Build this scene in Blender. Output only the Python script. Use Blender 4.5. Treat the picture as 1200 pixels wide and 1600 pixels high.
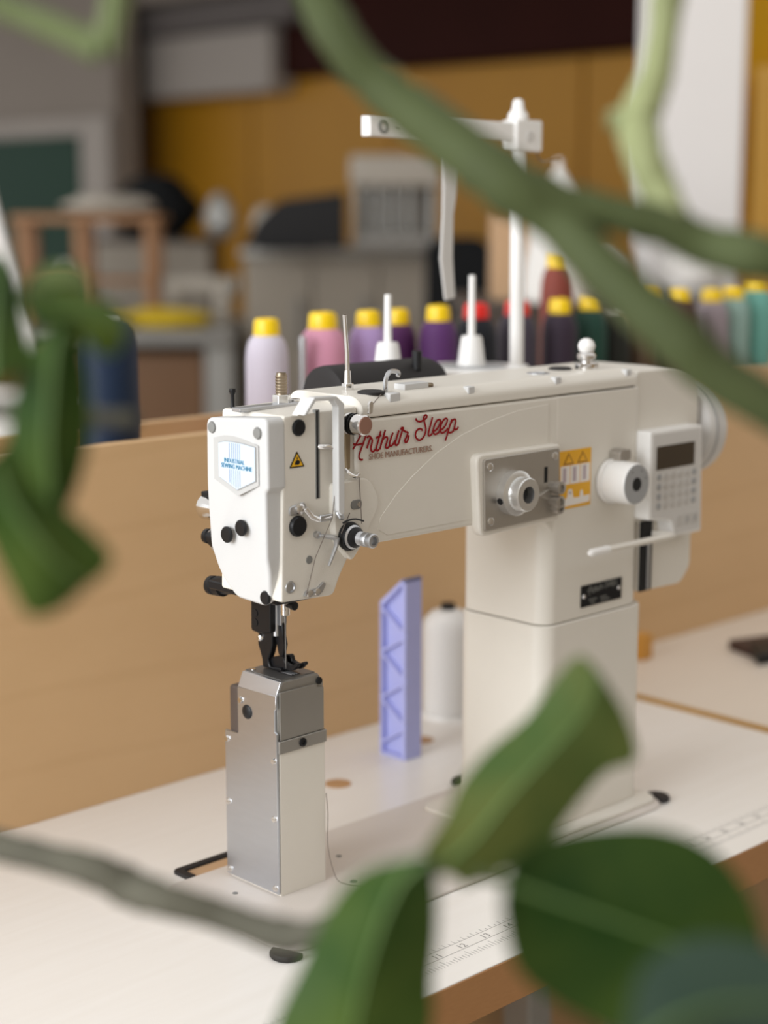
import bpy, bmesh, math, random
from mathutils import Vector, Matrix

random.seed(7)
for o in list(bpy.data.objects):
    bpy.data.objects.remove(o, do_unlink=True)
SC = bpy.context.scene
COL = SC.collection

# ------------------------------------------------------------------ camera
cam = bpy.data.cameras.new('camera')
cam.sensor_fit = 'VERTICAL'
cam.sensor_height = 36.0
cam.lens = 2636.0 / 1600.0 * 36.0
cam.clip_start = 0.02
cam.clip_end = 60
camo = bpy.data.objects.new('camera', cam)
COL.objects.link(camo)
camo.location = (-0.8024, -0.9428, 0.5286)
camo.rotation_euler = (math.radians(79.70), 0, math.radians(-44.15))
cam.dof.use_dof = True
cam.dof.focus_distance = 1.25
cam.dof.aperture_fstop = 2.9
SC.camera = camo

# ------------------------------------------------------------------ world, lights, exposure
world = bpy.data.worlds.new('world')
SC.world = world
world.use_nodes = True
wbg = world.node_tree.nodes['Background']
wbg.inputs['Color'].default_value = (1.0, 0.975, 0.945, 1)
wbg.inputs['Strength'].default_value = 0.86

def area(name, loc, target, sx, sy, energy, color):
    l = bpy.data.lights.new(name, 'AREA')
    l.shape = 'RECTANGLE'; l.size = sx; l.size_y = sy
    l.energy = energy; l.color = color
    o = bpy.data.objects.new(name, l); COL.objects.link(o)
    o.location = loc
    o.rotation_euler = (Vector(target) - Vector(loc)).to_track_quat('-Z', 'Y').to_euler()
    return o
area('assumed_window_light', (-3.0, 0.15, 1.1), (0.1, 0.05, 0.15), 2.4, 1.7, 112, (0.95, 0.975, 1.0))  # added area light for an assumed window at the left; no window is modelled

SC.view_settings.view_transform = 'Standard'
SC.view_settings.look = 'None'
SC.view_settings.gamma = 1.0
SC.view_settings.use_curve_mapping = False
SC.view_settings.exposure = 0.12

# ------------------------------------------------------------------ materials
def nt(name):
    m = bpy.data.materials.new(name); m.use_nodes = True
    n = m.node_tree.nodes; l = m.node_tree.links
    return m, n, l, n['Principled BSDF']

def mat(name, col, rough=0.5, metal=0.0, var=0.06, scale=30.0, bump=0.0, bscale=400.0, coat=0.0, stretch=(1, 1, 1), spec=0.5):
    m, n, l, p = nt(name)
    p.inputs['Roughness'].default_value = rough
    p.inputs['Metallic'].default_value = metal
    p.inputs['Coat Weight'].default_value = coat
    p.inputs['Specular IOR Level'].default_value = spec
    tc = n.new('ShaderNodeTexCoord'); mp = n.new('ShaderNodeMapping')
    mp.inputs['Scale'].default_value = stretch
    l.new(tc.outputs['Object'], mp.inputs['Vector'])
    ns = n.new('ShaderNodeTexNoise'); ns.inputs['Scale'].default_value = scale
    ns.inputs['Detail'].default_value = 4
    l.new(mp.outputs['Vector'], ns.inputs['Vector'])
    mx = n.new('ShaderNodeMix'); mx.data_type = 'RGBA'
    a = [max(0, c * (1 - var)) for c in col] + [1]; b = [min(1, c * (1 + var)) for c in col] + [1]
    mx.inputs[6].default_value = a; mx.inputs[7].default_value = b
    l.new(ns.outputs['Fac'], mx.inputs[0])
    l.new(mx.outputs[2], p.inputs['Base Color'])
    if bump > 0:
        n2 = n.new('ShaderNodeTexNoise'); n2.inputs['Scale'].default_value = bscale
        l.new(mp.outputs['Vector'], n2.inputs['Vector'])
        bp = n.new('ShaderNodeBump'); bp.inputs['Strength'].default_value = bump
        bp.inputs['Distance'].default_value = 0.001
        l.new(n2.outputs['Fac'], bp.inputs['Height'])
        l.new(bp.outputs['Normal'], p.inputs['Normal'])
    return m

def wood(name, c_light, c_dark, stretch, scale=6.0, rough=0.45, rings=0.35, ring_scale=5.0, ring_dist=6.0, ring_axis='Z', coat=0.0):
    m, n, l, p = nt(name)
    p.inputs['Roughness'].default_value = rough
    p.inputs['Coat Weight'].default_value = coat
    tc = n.new('ShaderNodeTexCoord'); mp = n.new('ShaderNodeMapping')
    mp.inputs['Scale'].default_value = stretch
    l.new(tc.outputs['Object'], mp.inputs['Vector'])
    ns = n.new('ShaderNodeTexNoise'); ns.inputs['Scale'].default_value = scale; ns.inputs['Detail'].default_value = 8
    ns.inputs['Roughness'].default_value = 0.65
    l.new(mp.outputs['Vector'], ns.inputs['Vector'])
    wv = n.new('ShaderNodeTexWave'); wv.bands_direction = ring_axis; wv.wave_profile = 'SIN'
    wv.inputs['Scale'].default_value = ring_scale; wv.inputs['Distortion'].default_value = ring_dist
    wv.inputs['Detail'].default_value = 3; wv.inputs['Detail Scale'].default_value = 0.7
    l.new(mp.outputs['Vector'], wv.inputs['Vector'])
    rp = n.new('ShaderNodeValToRGB')
    rp.color_ramp.elements[0].position = 0.0; rp.color_ramp.elements[0].color = (1, 1, 1, 1)
    rp.color_ramp.elements[1].position = 0.10; rp.color_ramp.elements[1].color = (0, 0, 0, 1)
    l.new(wv.outputs['Fac'], rp.inputs['Fac'])
    ma = n.new('ShaderNodeMath'); ma.operation = 'MULTIPLY'; ma.inputs[1].default_value = rings
    l.new(rp.outputs['Color'], ma.inputs[0])
    ad = n.new('ShaderNodeMath'); ad.operation = 'MULTIPLY_ADD'; ad.inputs[1].default_value = 0.9
    l.new(ns.outputs['Fac'], ad.inputs[0]); l.new(ma.outputs[0], ad.inputs[2])
    mx = n.new('ShaderNodeMix'); mx.data_type = 'RGBA'; mx.clamp_factor = True
    mx.inputs[6].default_value = (*c_light, 1); mx.inputs[7].default_value = (*c_dark, 1)
    l.new(ad.outputs[0], mx.inputs[0]); l.new(mx.outputs[2], p.inputs['Base Color'])
    return m

def leafmat(name, c0, c1, scale=18.0, trans=0.35):
    m, n, l, p = nt(name)
    p.inputs['Roughness'].default_value = 0.45
    p.inputs['Specular IOR Level'].default_value = 0.22
    tc = n.new('ShaderNodeTexCoord')
    ns = n.new('ShaderNodeTexNoise'); ns.inputs['Scale'].default_value = scale; ns.inputs['Detail'].default_value = 3
    l.new(tc.outputs['Object'], ns.inputs['Vector'])
    rp = n.new('ShaderNodeValToRGB')
    rp.color_ramp.elements[0].position = 0.35; rp.color_ramp.elements[0].color = (*c0, 1)
    rp.color_ramp.elements[1].position = 0.7; rp.color_ramp.elements[1].color = (*c1, 1)
    l.new(ns.outputs['Fac'], rp.inputs['Fac']); l.new(rp.outputs['Color'], p.inputs['Base Color'])
    tr = n.new('ShaderNodeBsdfTranslucent'); l.new(rp.outputs['Color'], tr.inputs['Color'])
    ms = n.new('ShaderNodeMixShader'); ms.inputs[0].default_value = trans
    out = n['Material Output']
    l.new(p.outputs[0], ms.inputs[1]); l.new(tr.outputs[0], ms.inputs[2]); l.new(ms.outputs[0], out.inputs['Surface'])
    return m

def threadmat(name, col):
    m, n, l, p = nt(name)
    p.inputs['Roughness'].default_value = 0.55
    p.inputs['Specular IOR Level'].default_value = 0.3
    tc = n.new('ShaderNodeTexCoord')
    wv = n.new('ShaderNodeTexWave'); wv.bands_direction = 'Z'; wv.inputs['Scale'].default_value = 160
    wv.inputs['Distortion'].default_value = 1.5; wv.inputs['Detail'].default_value = 2
    l.new(tc.outputs['Object'], wv.inputs['Vector'])
    mx = n.new('ShaderNodeMix'); mx.data_type = 'RGBA'
    mx.inputs[6].default_value = (*[c * 0.78 for c in col], 1); mx.inputs[7].default_value = (*[min(1, c * 1.12) for c in col], 1)
    l.new(wv.outputs['Fac'], mx.inputs[0]); l.new(mx.outputs[2], p.inputs['Base Color'])
    bp = n.new('ShaderNodeBump'); bp.inputs['Strength'].default_value = 0.35; bp.inputs['Distance'].default_value = 0.001
    l.new(wv.outputs['Fac'], bp.inputs['Height']); l.new(bp.outputs['Normal'], p.inputs['Normal'])
    return m

M = {}
M['enamel'] = mat('cream_enamel', (0.70, 0.665, 0.60), 0.42, var=0.02, bump=0.12, bscale=900)
M['enamel_light'] = mat('light_enamel', (0.80, 0.79, 0.76), 0.42, var=0.02, bump=0.12, bscale=900)
M['bed_enamel'] = mat('bed_enamel', (0.64, 0.59, 0.545), 0.5, var=0.02, bump=0.15, bscale=900)
M['emblem_bezel'] = mat('emblem_bezel_grey', (0.46, 0.46, 0.45), 0.5, var=0.01)
M['cap_white'] = mat('white_plastic_cover', (0.58, 0.58, 0.575), 0.4, var=0.01, bump=0.1, bscale=900)
M['grey_plastic'] = mat('pale_grey_plastic', (0.60, 0.585, 0.565), 0.4, var=0.02)
M['key_grey'] = mat('key_grey_plastic', (0.50, 0.48, 0.455), 0.5, var=0.03)
M['mid_grey'] = mat('mid_grey_plastic', (0.33, 0.335, 0.34), 0.45, var=0.03)
M['white_plastic'] = mat('white_plastic', (0.82, 0.81, 0.79), 0.35, var=0.02)
M['black'] = mat('black_plastic', (0.010, 0.010, 0.011), 0.42, var=0.1, spec=0.25)
M['black_metal'] = mat('blackened_steel', (0.008, 0.008, 0.009), 0.36, var=0.2, spec=0.3)
M['rubber'] = mat('black_rubber', (0.022, 0.020, 0.020), 0.6, var=0.1, spec=0.25)
M['steel'] = mat('brushed_steel', (0.55, 0.56, 0.58), 0.36, metal=1.0, var=0.06, scale=60, stretch=(1, 1, 14))
M['steel_flat'] = mat('brushed_steel_plate', (0.46, 0.43, 0.39), 0.42, metal=0.85, var=0.06, scale=60, stretch=(14, 1, 1))
M['post_steel'] = mat('satin_steel_cover', (0.58, 0.61, 0.66), 0.33, metal=1.0, var=0.04, scale=40, stretch=(1, 1, 5))
M['post_upper'] = mat('ground_steel', (0.36, 0.345, 0.32), 0.42, metal=0.8, var=0.05)
M['post_inner'] = mat('bronzed_steel', (0.085, 0.065, 0.055), 0.45, metal=0.2, var=0.1)
M['dark_steel'] = mat('dark_ground_steel', (0.20, 0.195, 0.19), 0.4, metal=0.8, var=0.1)
M['chrome'] = mat('chrome', (0.78, 0.77, 0.76), 0.12, metal=1.0, var=0.02)
M['alu'] = mat('machined_aluminium', (0.74, 0.74, 0.73), 0.28, metal=0.9, var=0.08, scale=200)
M['brass'] = mat('dull_brass', (0.30, 0.24, 0.17), 0.35, metal=1.0, var=0.1)
M['copper'] = mat('brown_knob_face', (0.26, 0.13, 0.09), 0.5, var=0.05)
M['tan'] = mat('tan_strip', (0.30, 0.23, 0.14), 0.45, metal=0.4, var=0.05)
M['plug_grey'] = mat('grey_rubber_plug', (0.20, 0.20, 0.19), 0.55, var=0.05)
M['red_print'] = mat('red_print', (0.26, 0.004, 0.007), 0.6, var=0.03, spec=0.2)
M['brown_print'] = mat('brown_print', (0.30, 0.18, 0.13), 0.5, var=0.03)
M['emblem'] = mat('emblem_pale_blue', (0.56, 0.65, 0.76), 0.3, var=0.01)
M['emblem_line'] = mat('emblem_line_blue', (0.28, 0.35, 0.48), 0.4, var=0.02)
M['emblem_text'] = mat('emblem_text_teal', (0.06, 0.24, 0.38), 0.4, var=0.02)
M['warn_yellow'] = mat('warning_yellow', (0.80, 0.44, 0.01), 0.45, var=0.03)
M['sticker'] = mat('sticker_orange', (0.78, 0.40, 0.01), 0.45, var=0.03)
M['sticker_brown'] = mat('sticker_brown', (0.33, 0.15, 0.01), 0.5, var=0.03)
M['sticker_white'] = mat('sticker_white', (0.80, 0.76, 0.72), 0.5, var=0.06, scale=300)
M['sticker_mark'] = mat('sticker_mark_violet', (0.46, 0.38, 0.42), 0.5, var=0.06)
M['screen'] = mat('dark_lcd', (0.045, 0.03, 0.016), 0.25, var=0.05)
M['thread_line'] = mat('fine_thread', (0.16, 0.13, 0.11), 0.6, var=0.1)
M['table_top'] = wood('birch_white_laminate', (0.87, 0.85, 0.82), (0.78, 0.745, 0.695), (1.6, 22, 1), scale=4.0, rough=0.30, rings=0.0, coat=0.15)  # streaks along x: faint grain plus window glare put into the colour
M['table_top2'] = wood('pale_pink_laminate', (0.78, 0.70, 0.61), (0.70, 0.62, 0.53), (1.6, 12, 1), scale=3.0, rough=0.4, rings=0.0)
M['beech'] = wood('beech_edge', (0.48, 0.25, 0.10), (0.36, 0.17, 0.06), (30, 1, 160), scale=3.0, rough=0.45, rings=0.1, ring_scale=3)
M['beech_round'] = wood('beech_plug', (0.55, 0.33, 0.16), (0.40, 0.21, 0.09), (60, 60, 60), scale=3.0, rough=0.5, rings=0.1)
M['maple'] = wood('maple_plywood', (0.66, 0.44, 0.235), (0.545, 0.345, 0.17), (1.6, 1, 4.2), scale=2.2, rough=0.42, rings=0.16, ring_scale=1.1, ring_dist=5.5)
M['ply_edge'] = wood('plywood_edge', (0.72, 0.50, 0.28), (0.60, 0.40, 0.21), (4, 4, 90), scale=2.0, rough=0.5, rings=0.1)
M['amber_edge'] = mat('amber_edge_band', (0.42, 0.22, 0.04), 0.4, var=0.1, scale=60)
M['lavender'] = mat('lavender_printed_plastic', (0.40, 0.42, 0.74), 0.42, var=0.03, bump=0.2, bscale=300, stretch=(1, 1, 6))
M['print'] = mat('grey_ruler_print', (0.22, 0.21, 0.20), 0.6, var=0.1)
M['floor'] = mat('grey_floor', (0.30, 0.27, 0.24), 0.5, var=0.15, scale=4)
M['ochre'] = wood('ochre_panel', (0.47, 0.225, 0.006), (0.36, 0.16, 0.004), (1, 3, 0.5), scale=2, rough=0.5, rings=0.05)
M['dark_brown'] = mat('dark_brown_board', (0.028, 0.006, 0.004), 0.7, var=0.2, scale=3, spec=0.1)
M['wall_grey'] = mat('warm_grey_plaster', (0.25, 0.215, 0.185), 0.8, var=0.06, scale=3)
M['wall_warm'] = mat('warm_beige_plaster', (0.42, 0.36, 0.28), 0.8, var=0.05, scale=3)
M['wall_pale'] = mat('pale_grey_plaster', (0.36, 0.325, 0.295), 0.8, var=0.05, scale=3)
M['wall_dark'] = mat('dark_grey_board', (0.12, 0.105, 0.10), 0.8, var=0.08, scale=3)  # the ceiling beam's own dark grey
M['pillar'] = mat('white_plaster', (0.80, 0.775, 0.76), 0.7, var=0.03, scale=3)
M['green_door'] = mat('dark_green_paint', (0.018, 0.05, 0.034), 0.6, var=0.1, scale=3, spec=0.15)
M['curtain'] = mat('yellow_cloth', (0.72, 0.40, 0.004), 0.8, var=0.1, scale=4)
M['curtain_pale'] = mat('golden_cloth', (0.88, 0.56, 0.14), 0.8, var=0.12, scale=6, stretch=(6, 6, 0.4))
M['oak'] = wood('orange_oak', (0.40, 0.20, 0.08), (0.28, 0.13, 0.05), (6, 6, 1), scale=3, rough=0.5, rings=0.1)
M['brown_wood'] = wood('brown_box_wood', (0.22, 0.11, 0.045), (0.14, 0.065, 0.025), (6, 6, 1), scale=3, rough=0.5, rings=0.1)
M['bench_grey'] = mat('grey_bench', (0.27, 0.26, 0.24), 0.5, var=0.08, scale=6)
M['beige_grey'] = mat('beige_grey_metal', (0.34, 0.30, 0.245), 0.5, var=0.08, scale=5)
M['pale_machine'] = mat('pale_machine_paint', (0.44, 0.40, 0.34), 0.45, var=0.06)
M['silver_grey'] = mat('dull_silver', (0.42, 0.42, 0.40), 0.4, metal=0.4, var=0.1, scale=8)
M['charcoal'] = mat('charcoal_cloth', (0.012, 0.013, 0.014), 0.8, var=0.15, spec=0.1)
M['yellow_cloth'] = mat('yellow_dust_cloth', (0.60, 0.42, 0.015), 0.8, var=0.1, scale=12)
M['cardboard'] = mat('tan_cardboard', (0.50, 0.32, 0.18), 0.7, var=0.06, scale=8)
M['white_cloth'] = mat('white_cloth', (0.74, 0.72, 0.69), 0.85, var=0.05, scale=8, bump=0.3, bscale=40)
M['cabinet_dark'] = mat('dark_cabinet', (0.07, 0.055, 0.045), 0.5, var=0.1, scale=5)
M['yellow_cap'] = mat('yellow_cap_plastic', (0.86, 0.58, 0.0), 0.35, var=0.02)
M['red_cap'] = mat('red_cap_plastic', (0.72, 0.02, 0.015), 0.35, var=0.02)
M['bark_green'] = mat('olive_green_bark', (0.062, 0.078, 0.030), 0.6, var=0.4, scale=26, bump=0.6, bscale=90, spec=0.15)
M['bark_pale'] = mat('pale_green_bark', (0.25, 0.275, 0.135), 0.55, var=0.3, scale=22, bump=0.5, bscale=90, spec=0.15)
M['bark_moss'] = mat('mossy_green_bark', (0.13, 0.16, 0.07), 0.6, var=0.3, scale=22, bump=0.5, bscale=90, spec=0.15)
M['bark_grey'] = mat('grey_brown_bark', (0.105, 0.10, 0.075), 0.7, var=0.4, scale=30, bump=0.7, bscale=90, spec=0.15)
M['leaf_mid'] = leafmat('green_leaf', (0.030, 0.080, 0.012), (0.098, 0.155, 0.028))
M['leaf_dark'] = leafmat('dark_green_leaf', (0.018, 0.058, 0.009), (0.066, 0.115, 0.018))
M['leaf_pale'] = leafmat('pale_green_leaf', (0.20, 0.28, 0.09), (0.33, 0.41, 0.16))
M['leaf_fresh'] = leafmat('fresh_green_leaf', (0.05, 0.125, 0.018), (0.22, 0.30, 0.045), 22)
M['leaf_grey'] = leafmat('grey_green_leaf', (0.050, 0.090, 0.065), (0.085, 0.135, 0.095))
M['leaf_olive'] = leafmat('olive_leaf', (0.062, 0.125, 0.032), (0.155, 0.18, 0.045))
M['leaf_dry'] = leafmat('dry_orange_leaf', (0.32, 0.15, 0.045), (0.42, 0.24, 0.09))
M['vein'] = mat('leaf_vein', (0.12, 0.20, 0.06), 0.5, var=0.1)
M['terracotta'] = mat('terracotta', (0.40, 0.17, 0.09), 0.8, var=0.1)
M['soil'] = mat('potting_soil', (0.03, 0.02, 0.014), 0.95, var=0.3, bump=0.8, bscale=60)
M['nameplate'] = mat('black_nameplate', (0.006, 0.006, 0.007), 0.4, var=0.1, spec=0.2)
M['nameplate_text'] = mat('nameplate_grey', (0.14, 0.14, 0.13), 0.5, var=0.1)

# ------------------------------------------------------------------ mesh helpers
def B(): return bmesh.new()

def box(bm, x0, x1, y0, y1, z0, z1):
    r = bmesh.ops.create_cube(bm, size=1.0)
    for v in r['verts']:
        v.co = Vector((x0 + (v.co.x + .5) * (x1 - x0), y0 + (v.co.y + .5) * (y1 - y0), z0 + (v.co.z + .5) * (z1 - z0)))
    return bm

def frame_of(d):
    d = d.normalized()
    a = Vector((0, 0, 1)) if abs(d.z) < 0.9 else Vector((1, 0, 0))
    u = d.cross(a).normalized(); w = d.cross(u).normalized()
    return u, w

def lathe(bm, o, axis, prof, n=28):
    """prof: [(radius, distance along axis)]"""
    o = Vector(o); d = Vector(axis).normalized(); u, w = frame_of(d)
    rings = []
    for r, h in prof:
        c = o + d * h
        if r < 1e-6:
            rings.append([bm.verts.new(c)])
        else:
            rings.append([bm.verts.new(c + u * (r * math.cos(2 * math.pi * i / n)) + w * (r * math.sin(2 * math.pi * i / n))) for i in range(n)])
    for a, b in zip(rings, rings[1:]):
        for i in range(n):
            j = (i + 1) % n
            if len(a) == 1 and len(b) == 1: continue
            if len(a) == 1: bm.faces.new((a[0], b[j], b[i]))
            elif len(b) == 1: bm.faces.new((a[i], a[j], b[0]))
            else: bm.faces.new((a[i], a[j], b[j], b[i]))
    for ring in (rings[0], rings[-1]):
        if len(ring) > 1: bm.faces.new(ring)
    bmesh.ops.recalc_face_normals(bm, faces=bm.faces)
    return bm

def cyl(bm, p0, p1, r0, r1=None, n=20, b=0.0):
    p0 = Vector(p0); p1 = Vector(p1); L = (p1 - p0).length
    r1 = r0 if r1 is None else r1
    if b > 0: prof = [(r0 - b, 0), (r0, b), (r1, L - b), (r1 - b, L)]
    else: prof = [(r0, 0), (r1, L)]
    return lathe(bm, p0, p1 - p0, prof, n)

def smooth_path(pts, k=4):
    P = [Vector(p) for p in pts]
    out = []
    for i in range(len(P) - 1):
        a = P[max(0, i - 1)]; b = P[i]; c = P[i + 1]; d = P[min(len(P) - 1, i + 2)]
        for s in range(k):
            t = s / k
            out.append(0.5 * ((2 * b) + (c - a) * t + (2 * a - 5 * b + 4 * c - d) * t * t + (3 * b - a - 3 * c + d) * t ** 3))
    out.append(P[-1])
    return out

def tube(bm, pts, r, n=8, k=0, flat=None):
    """tube along a path; r a number or a list; k > 0 smooths the path"""
    rs = r if isinstance(r, (list, tuple)) else [r] * len(pts)
    if k:
        q = smooth_path([(*p, rr)[:3] for p, rr in zip(pts, rs)], k)
        nr = []
        for i in range(len(rs) - 1):
            for s in range(k): nr.append(rs[i] + (rs[i + 1] - rs[i]) * s / k)
        nr.append(rs[-1]); pts, rs = q, nr
    P = [Vector(p) for p in pts]
    prev = None; rings = []
    for i, p in enumerate(P):
        d = (P[min(i + 1, len(P) - 1)] - P[max(i - 1, 0)])
        if d.length < 1e-9: d = Vector((0, 0, 1))
        d.normalize()
        if prev is None: u, w = frame_of(d)
        else:
            u = prev - d * prev.dot(d)
            u = u.normalized() if u.length > 1e-6 else frame_of(d)[0]
            w = d.cross(u).normalized()
        prev = u
        ring = []
        for a in range(n):
            off = u * (rs[i] * math.cos(2 * math.pi * a / n)) + w * (rs[i] * math.sin(2 * math.pi * a / n))
            if flat: off = Vector((off.x * flat[0], off.y * flat[1], off.z * flat[2]))
            ring.append(bm.verts.new(p + off))
        rings.append(ring)
    for a, b in zip(rings, rings[1:]):
        for i in range(n):
            j = (i + 1) % n
            bm.faces.new((a[i], a[j], b[j], b[i]))
    bm.faces.new(rings[0]); bm.faces.new(rings[-1])
    bmesh.ops.recalc_face_normals(bm, faces=bm.faces)
    return bm

def prism(bm, pts, plane, a, b):
    """extrude a 2D outline: 'XZ' along y, 'YZ' along x, 'XY' along z, from a to b"""
    def P(p, t):
        if plane == 'XZ': return (p[0], t, p[1])
        if plane == 'YZ': return (t, p[0], p[1])
        return (p[0], p[1], t)
    A = [bm.verts.new(P(p, a)) for p in pts]; Bv = [bm.verts.new(P(p, b)) for p in pts]
    n = len(pts)
    bm.faces.new(A); bm.faces.new(Bv)
    for i in range(n):
        j = (i + 1) % n
        bm.faces.new((A[i], A[j], Bv[j], Bv[i]))
    bmesh.ops.recalc_face_normals(bm, faces=bm.faces)
    return bm

def rrect(x0, x1, y0, y1, r, n=5):
    out = []
    for cx, cy, s in ((x1 - r, y1 - r, 0), (x0 + r, y1 - r, 90), (x0 + r, y0 + r, 180), (x1 - r, y0 + r, 270)):
        for i in range(n + 1):
            t = math.radians(s + 90 * i / n)
            out.append((cx + r * math.cos(t), cy + r * math.sin(t)))
    return out

def fillet(pts, rad, n=5):
    """round the corners of an outline; rad a number or one per corner"""
    out = []; N = len(pts)
    for i in range(N):
        r = rad[i] if isinstance(rad, (list, tuple)) else rad
        p = Vector(pts[i]); a = Vector(pts[i - 1]); b = Vector(pts[(i + 1) % N])
        if r <= 0: out.append(tuple(p)); continue
        da = (a - p); db = (b - p)
        t = min(r, da.length * .48, db.length * .48)
        s = p + da.normalized() * t; e = p + db.normalized() * t
        for k in range(n + 1):
            u = k / n
            q = s * (1 - u) ** 2 + p * (2 * u * (1 - u)) + e * u ** 2
            out.append((q.x, q.y))
    return out

def bev(bm, w, seg=2, ang=28):
    ed = [e for e in bm.edges if len(e.link_faces) == 2 and e.calc_face_angle(0) > math.radians(ang)]
    bmesh.ops.bevel(bm, geom=ed, offset=w, offset_type='OFFSET', segments=seg, profile=0.5, affect='EDGES', clamp_overlap=True)
    return bm

def wloc(o):
    v = Vector(o.location)
    p = o.parent
    while p is not None:
        v = v + Vector(p.location); p = p.parent
    return v

def obj(name, bm, m, parent=None, local=False, sharp=38, wn=True):
    """one mesh object; shapes are given in room coordinates (or in the parent's own when local)"""
    bm.verts.ensure_lookup_table()
    lo = Vector((min(v.co.x for v in bm.verts), min(v.co.y for v in bm.verts), min(v.co.z for v in bm.verts)))
    hi = Vector((max(v.co.x for v in bm.verts), max(v.co.y for v in bm.verts), max(v.co.z for v in bm.verts)))
    c = (lo + hi) / 2
    for v in bm.verts: v.co -= c
    me = bpy.data.meshes.new(name); bm.to_mesh(me); bm.free()
    for p in me.polygons: p.use_smooth = True
    me.set_sharp_from_angle(angle=math.radians(sharp))
    o = bpy.data.objects.new(name, me); COL.objects.link(o)
    me.materials.append(M[m] if isinstance(m, str) else m)
    if parent is not None:
        o.parent = parent
        o.location = c if local else c - wloc(parent)
    else:
        o.location = c
    if wn:
        w = o.modifiers.new('weighted_normals', 'WEIGHTED_NORMAL'); w.keep_sharp = True
    return o

def thing(name, label, cat, loc=(0, 0, 0), rotz=0.0, group=None):
    o = bpy.data.objects.new(name, None); COL.objects.link(o)
    o.empty_display_size = 0.05
    o.location = loc; o.rotation_euler = (0, 0, rotz)
    o['label'] = label; o['category'] = cat
    if group: o['group'] = group
    return o

def tag(o, label, cat, group=None):
    o['label'] = label; o['category'] = cat
    if group: o['group'] = group
    return o

def struct(o):
    o['kind'] = 'structure'
    return o

def text_bm(s, size, origin, facing, extrude=0.00012, align='LEFT', squeeze=1.0):
    cu = bpy.data.curves.new('txt', 'FONT'); cu.body = s; cu.size = size; cu.align_x = align
    cu.extrude = extrude; cu.resolution_u = 2
    ob = bpy.data.objects.new('txt', cu); COL.objects.link(ob)
    dg = bpy.context.evaluated_depsgraph_get(); dg.update()
    me = bpy.data.meshes.new_from_object(ob.evaluated_get(dg))
    bpy.data.objects.remove(ob, do_unlink=True)
    bm = B(); bm.from_mesh(me); bpy.data.meshes.remove(me)
    ax = {'-Y': ((1, 0, 0), (0, 0, 1)), '-X': ((0, -1, 0), (0, 0, 1)), '+Z': ((1, 0, 0), (0, 1, 0))}[facing]
    X = Vector(ax[0]); Y = Vector(ax[1]); Z = X.cross(Y)
    for v in bm.verts:
        v.co = Vector(origin) + X * (v.co.x * squeeze) + Y * v.co.y + Z * v.co.z
    return bm

ROT = math.radians(-44.15)     # things in the room behind that are turned towards the table

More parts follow.
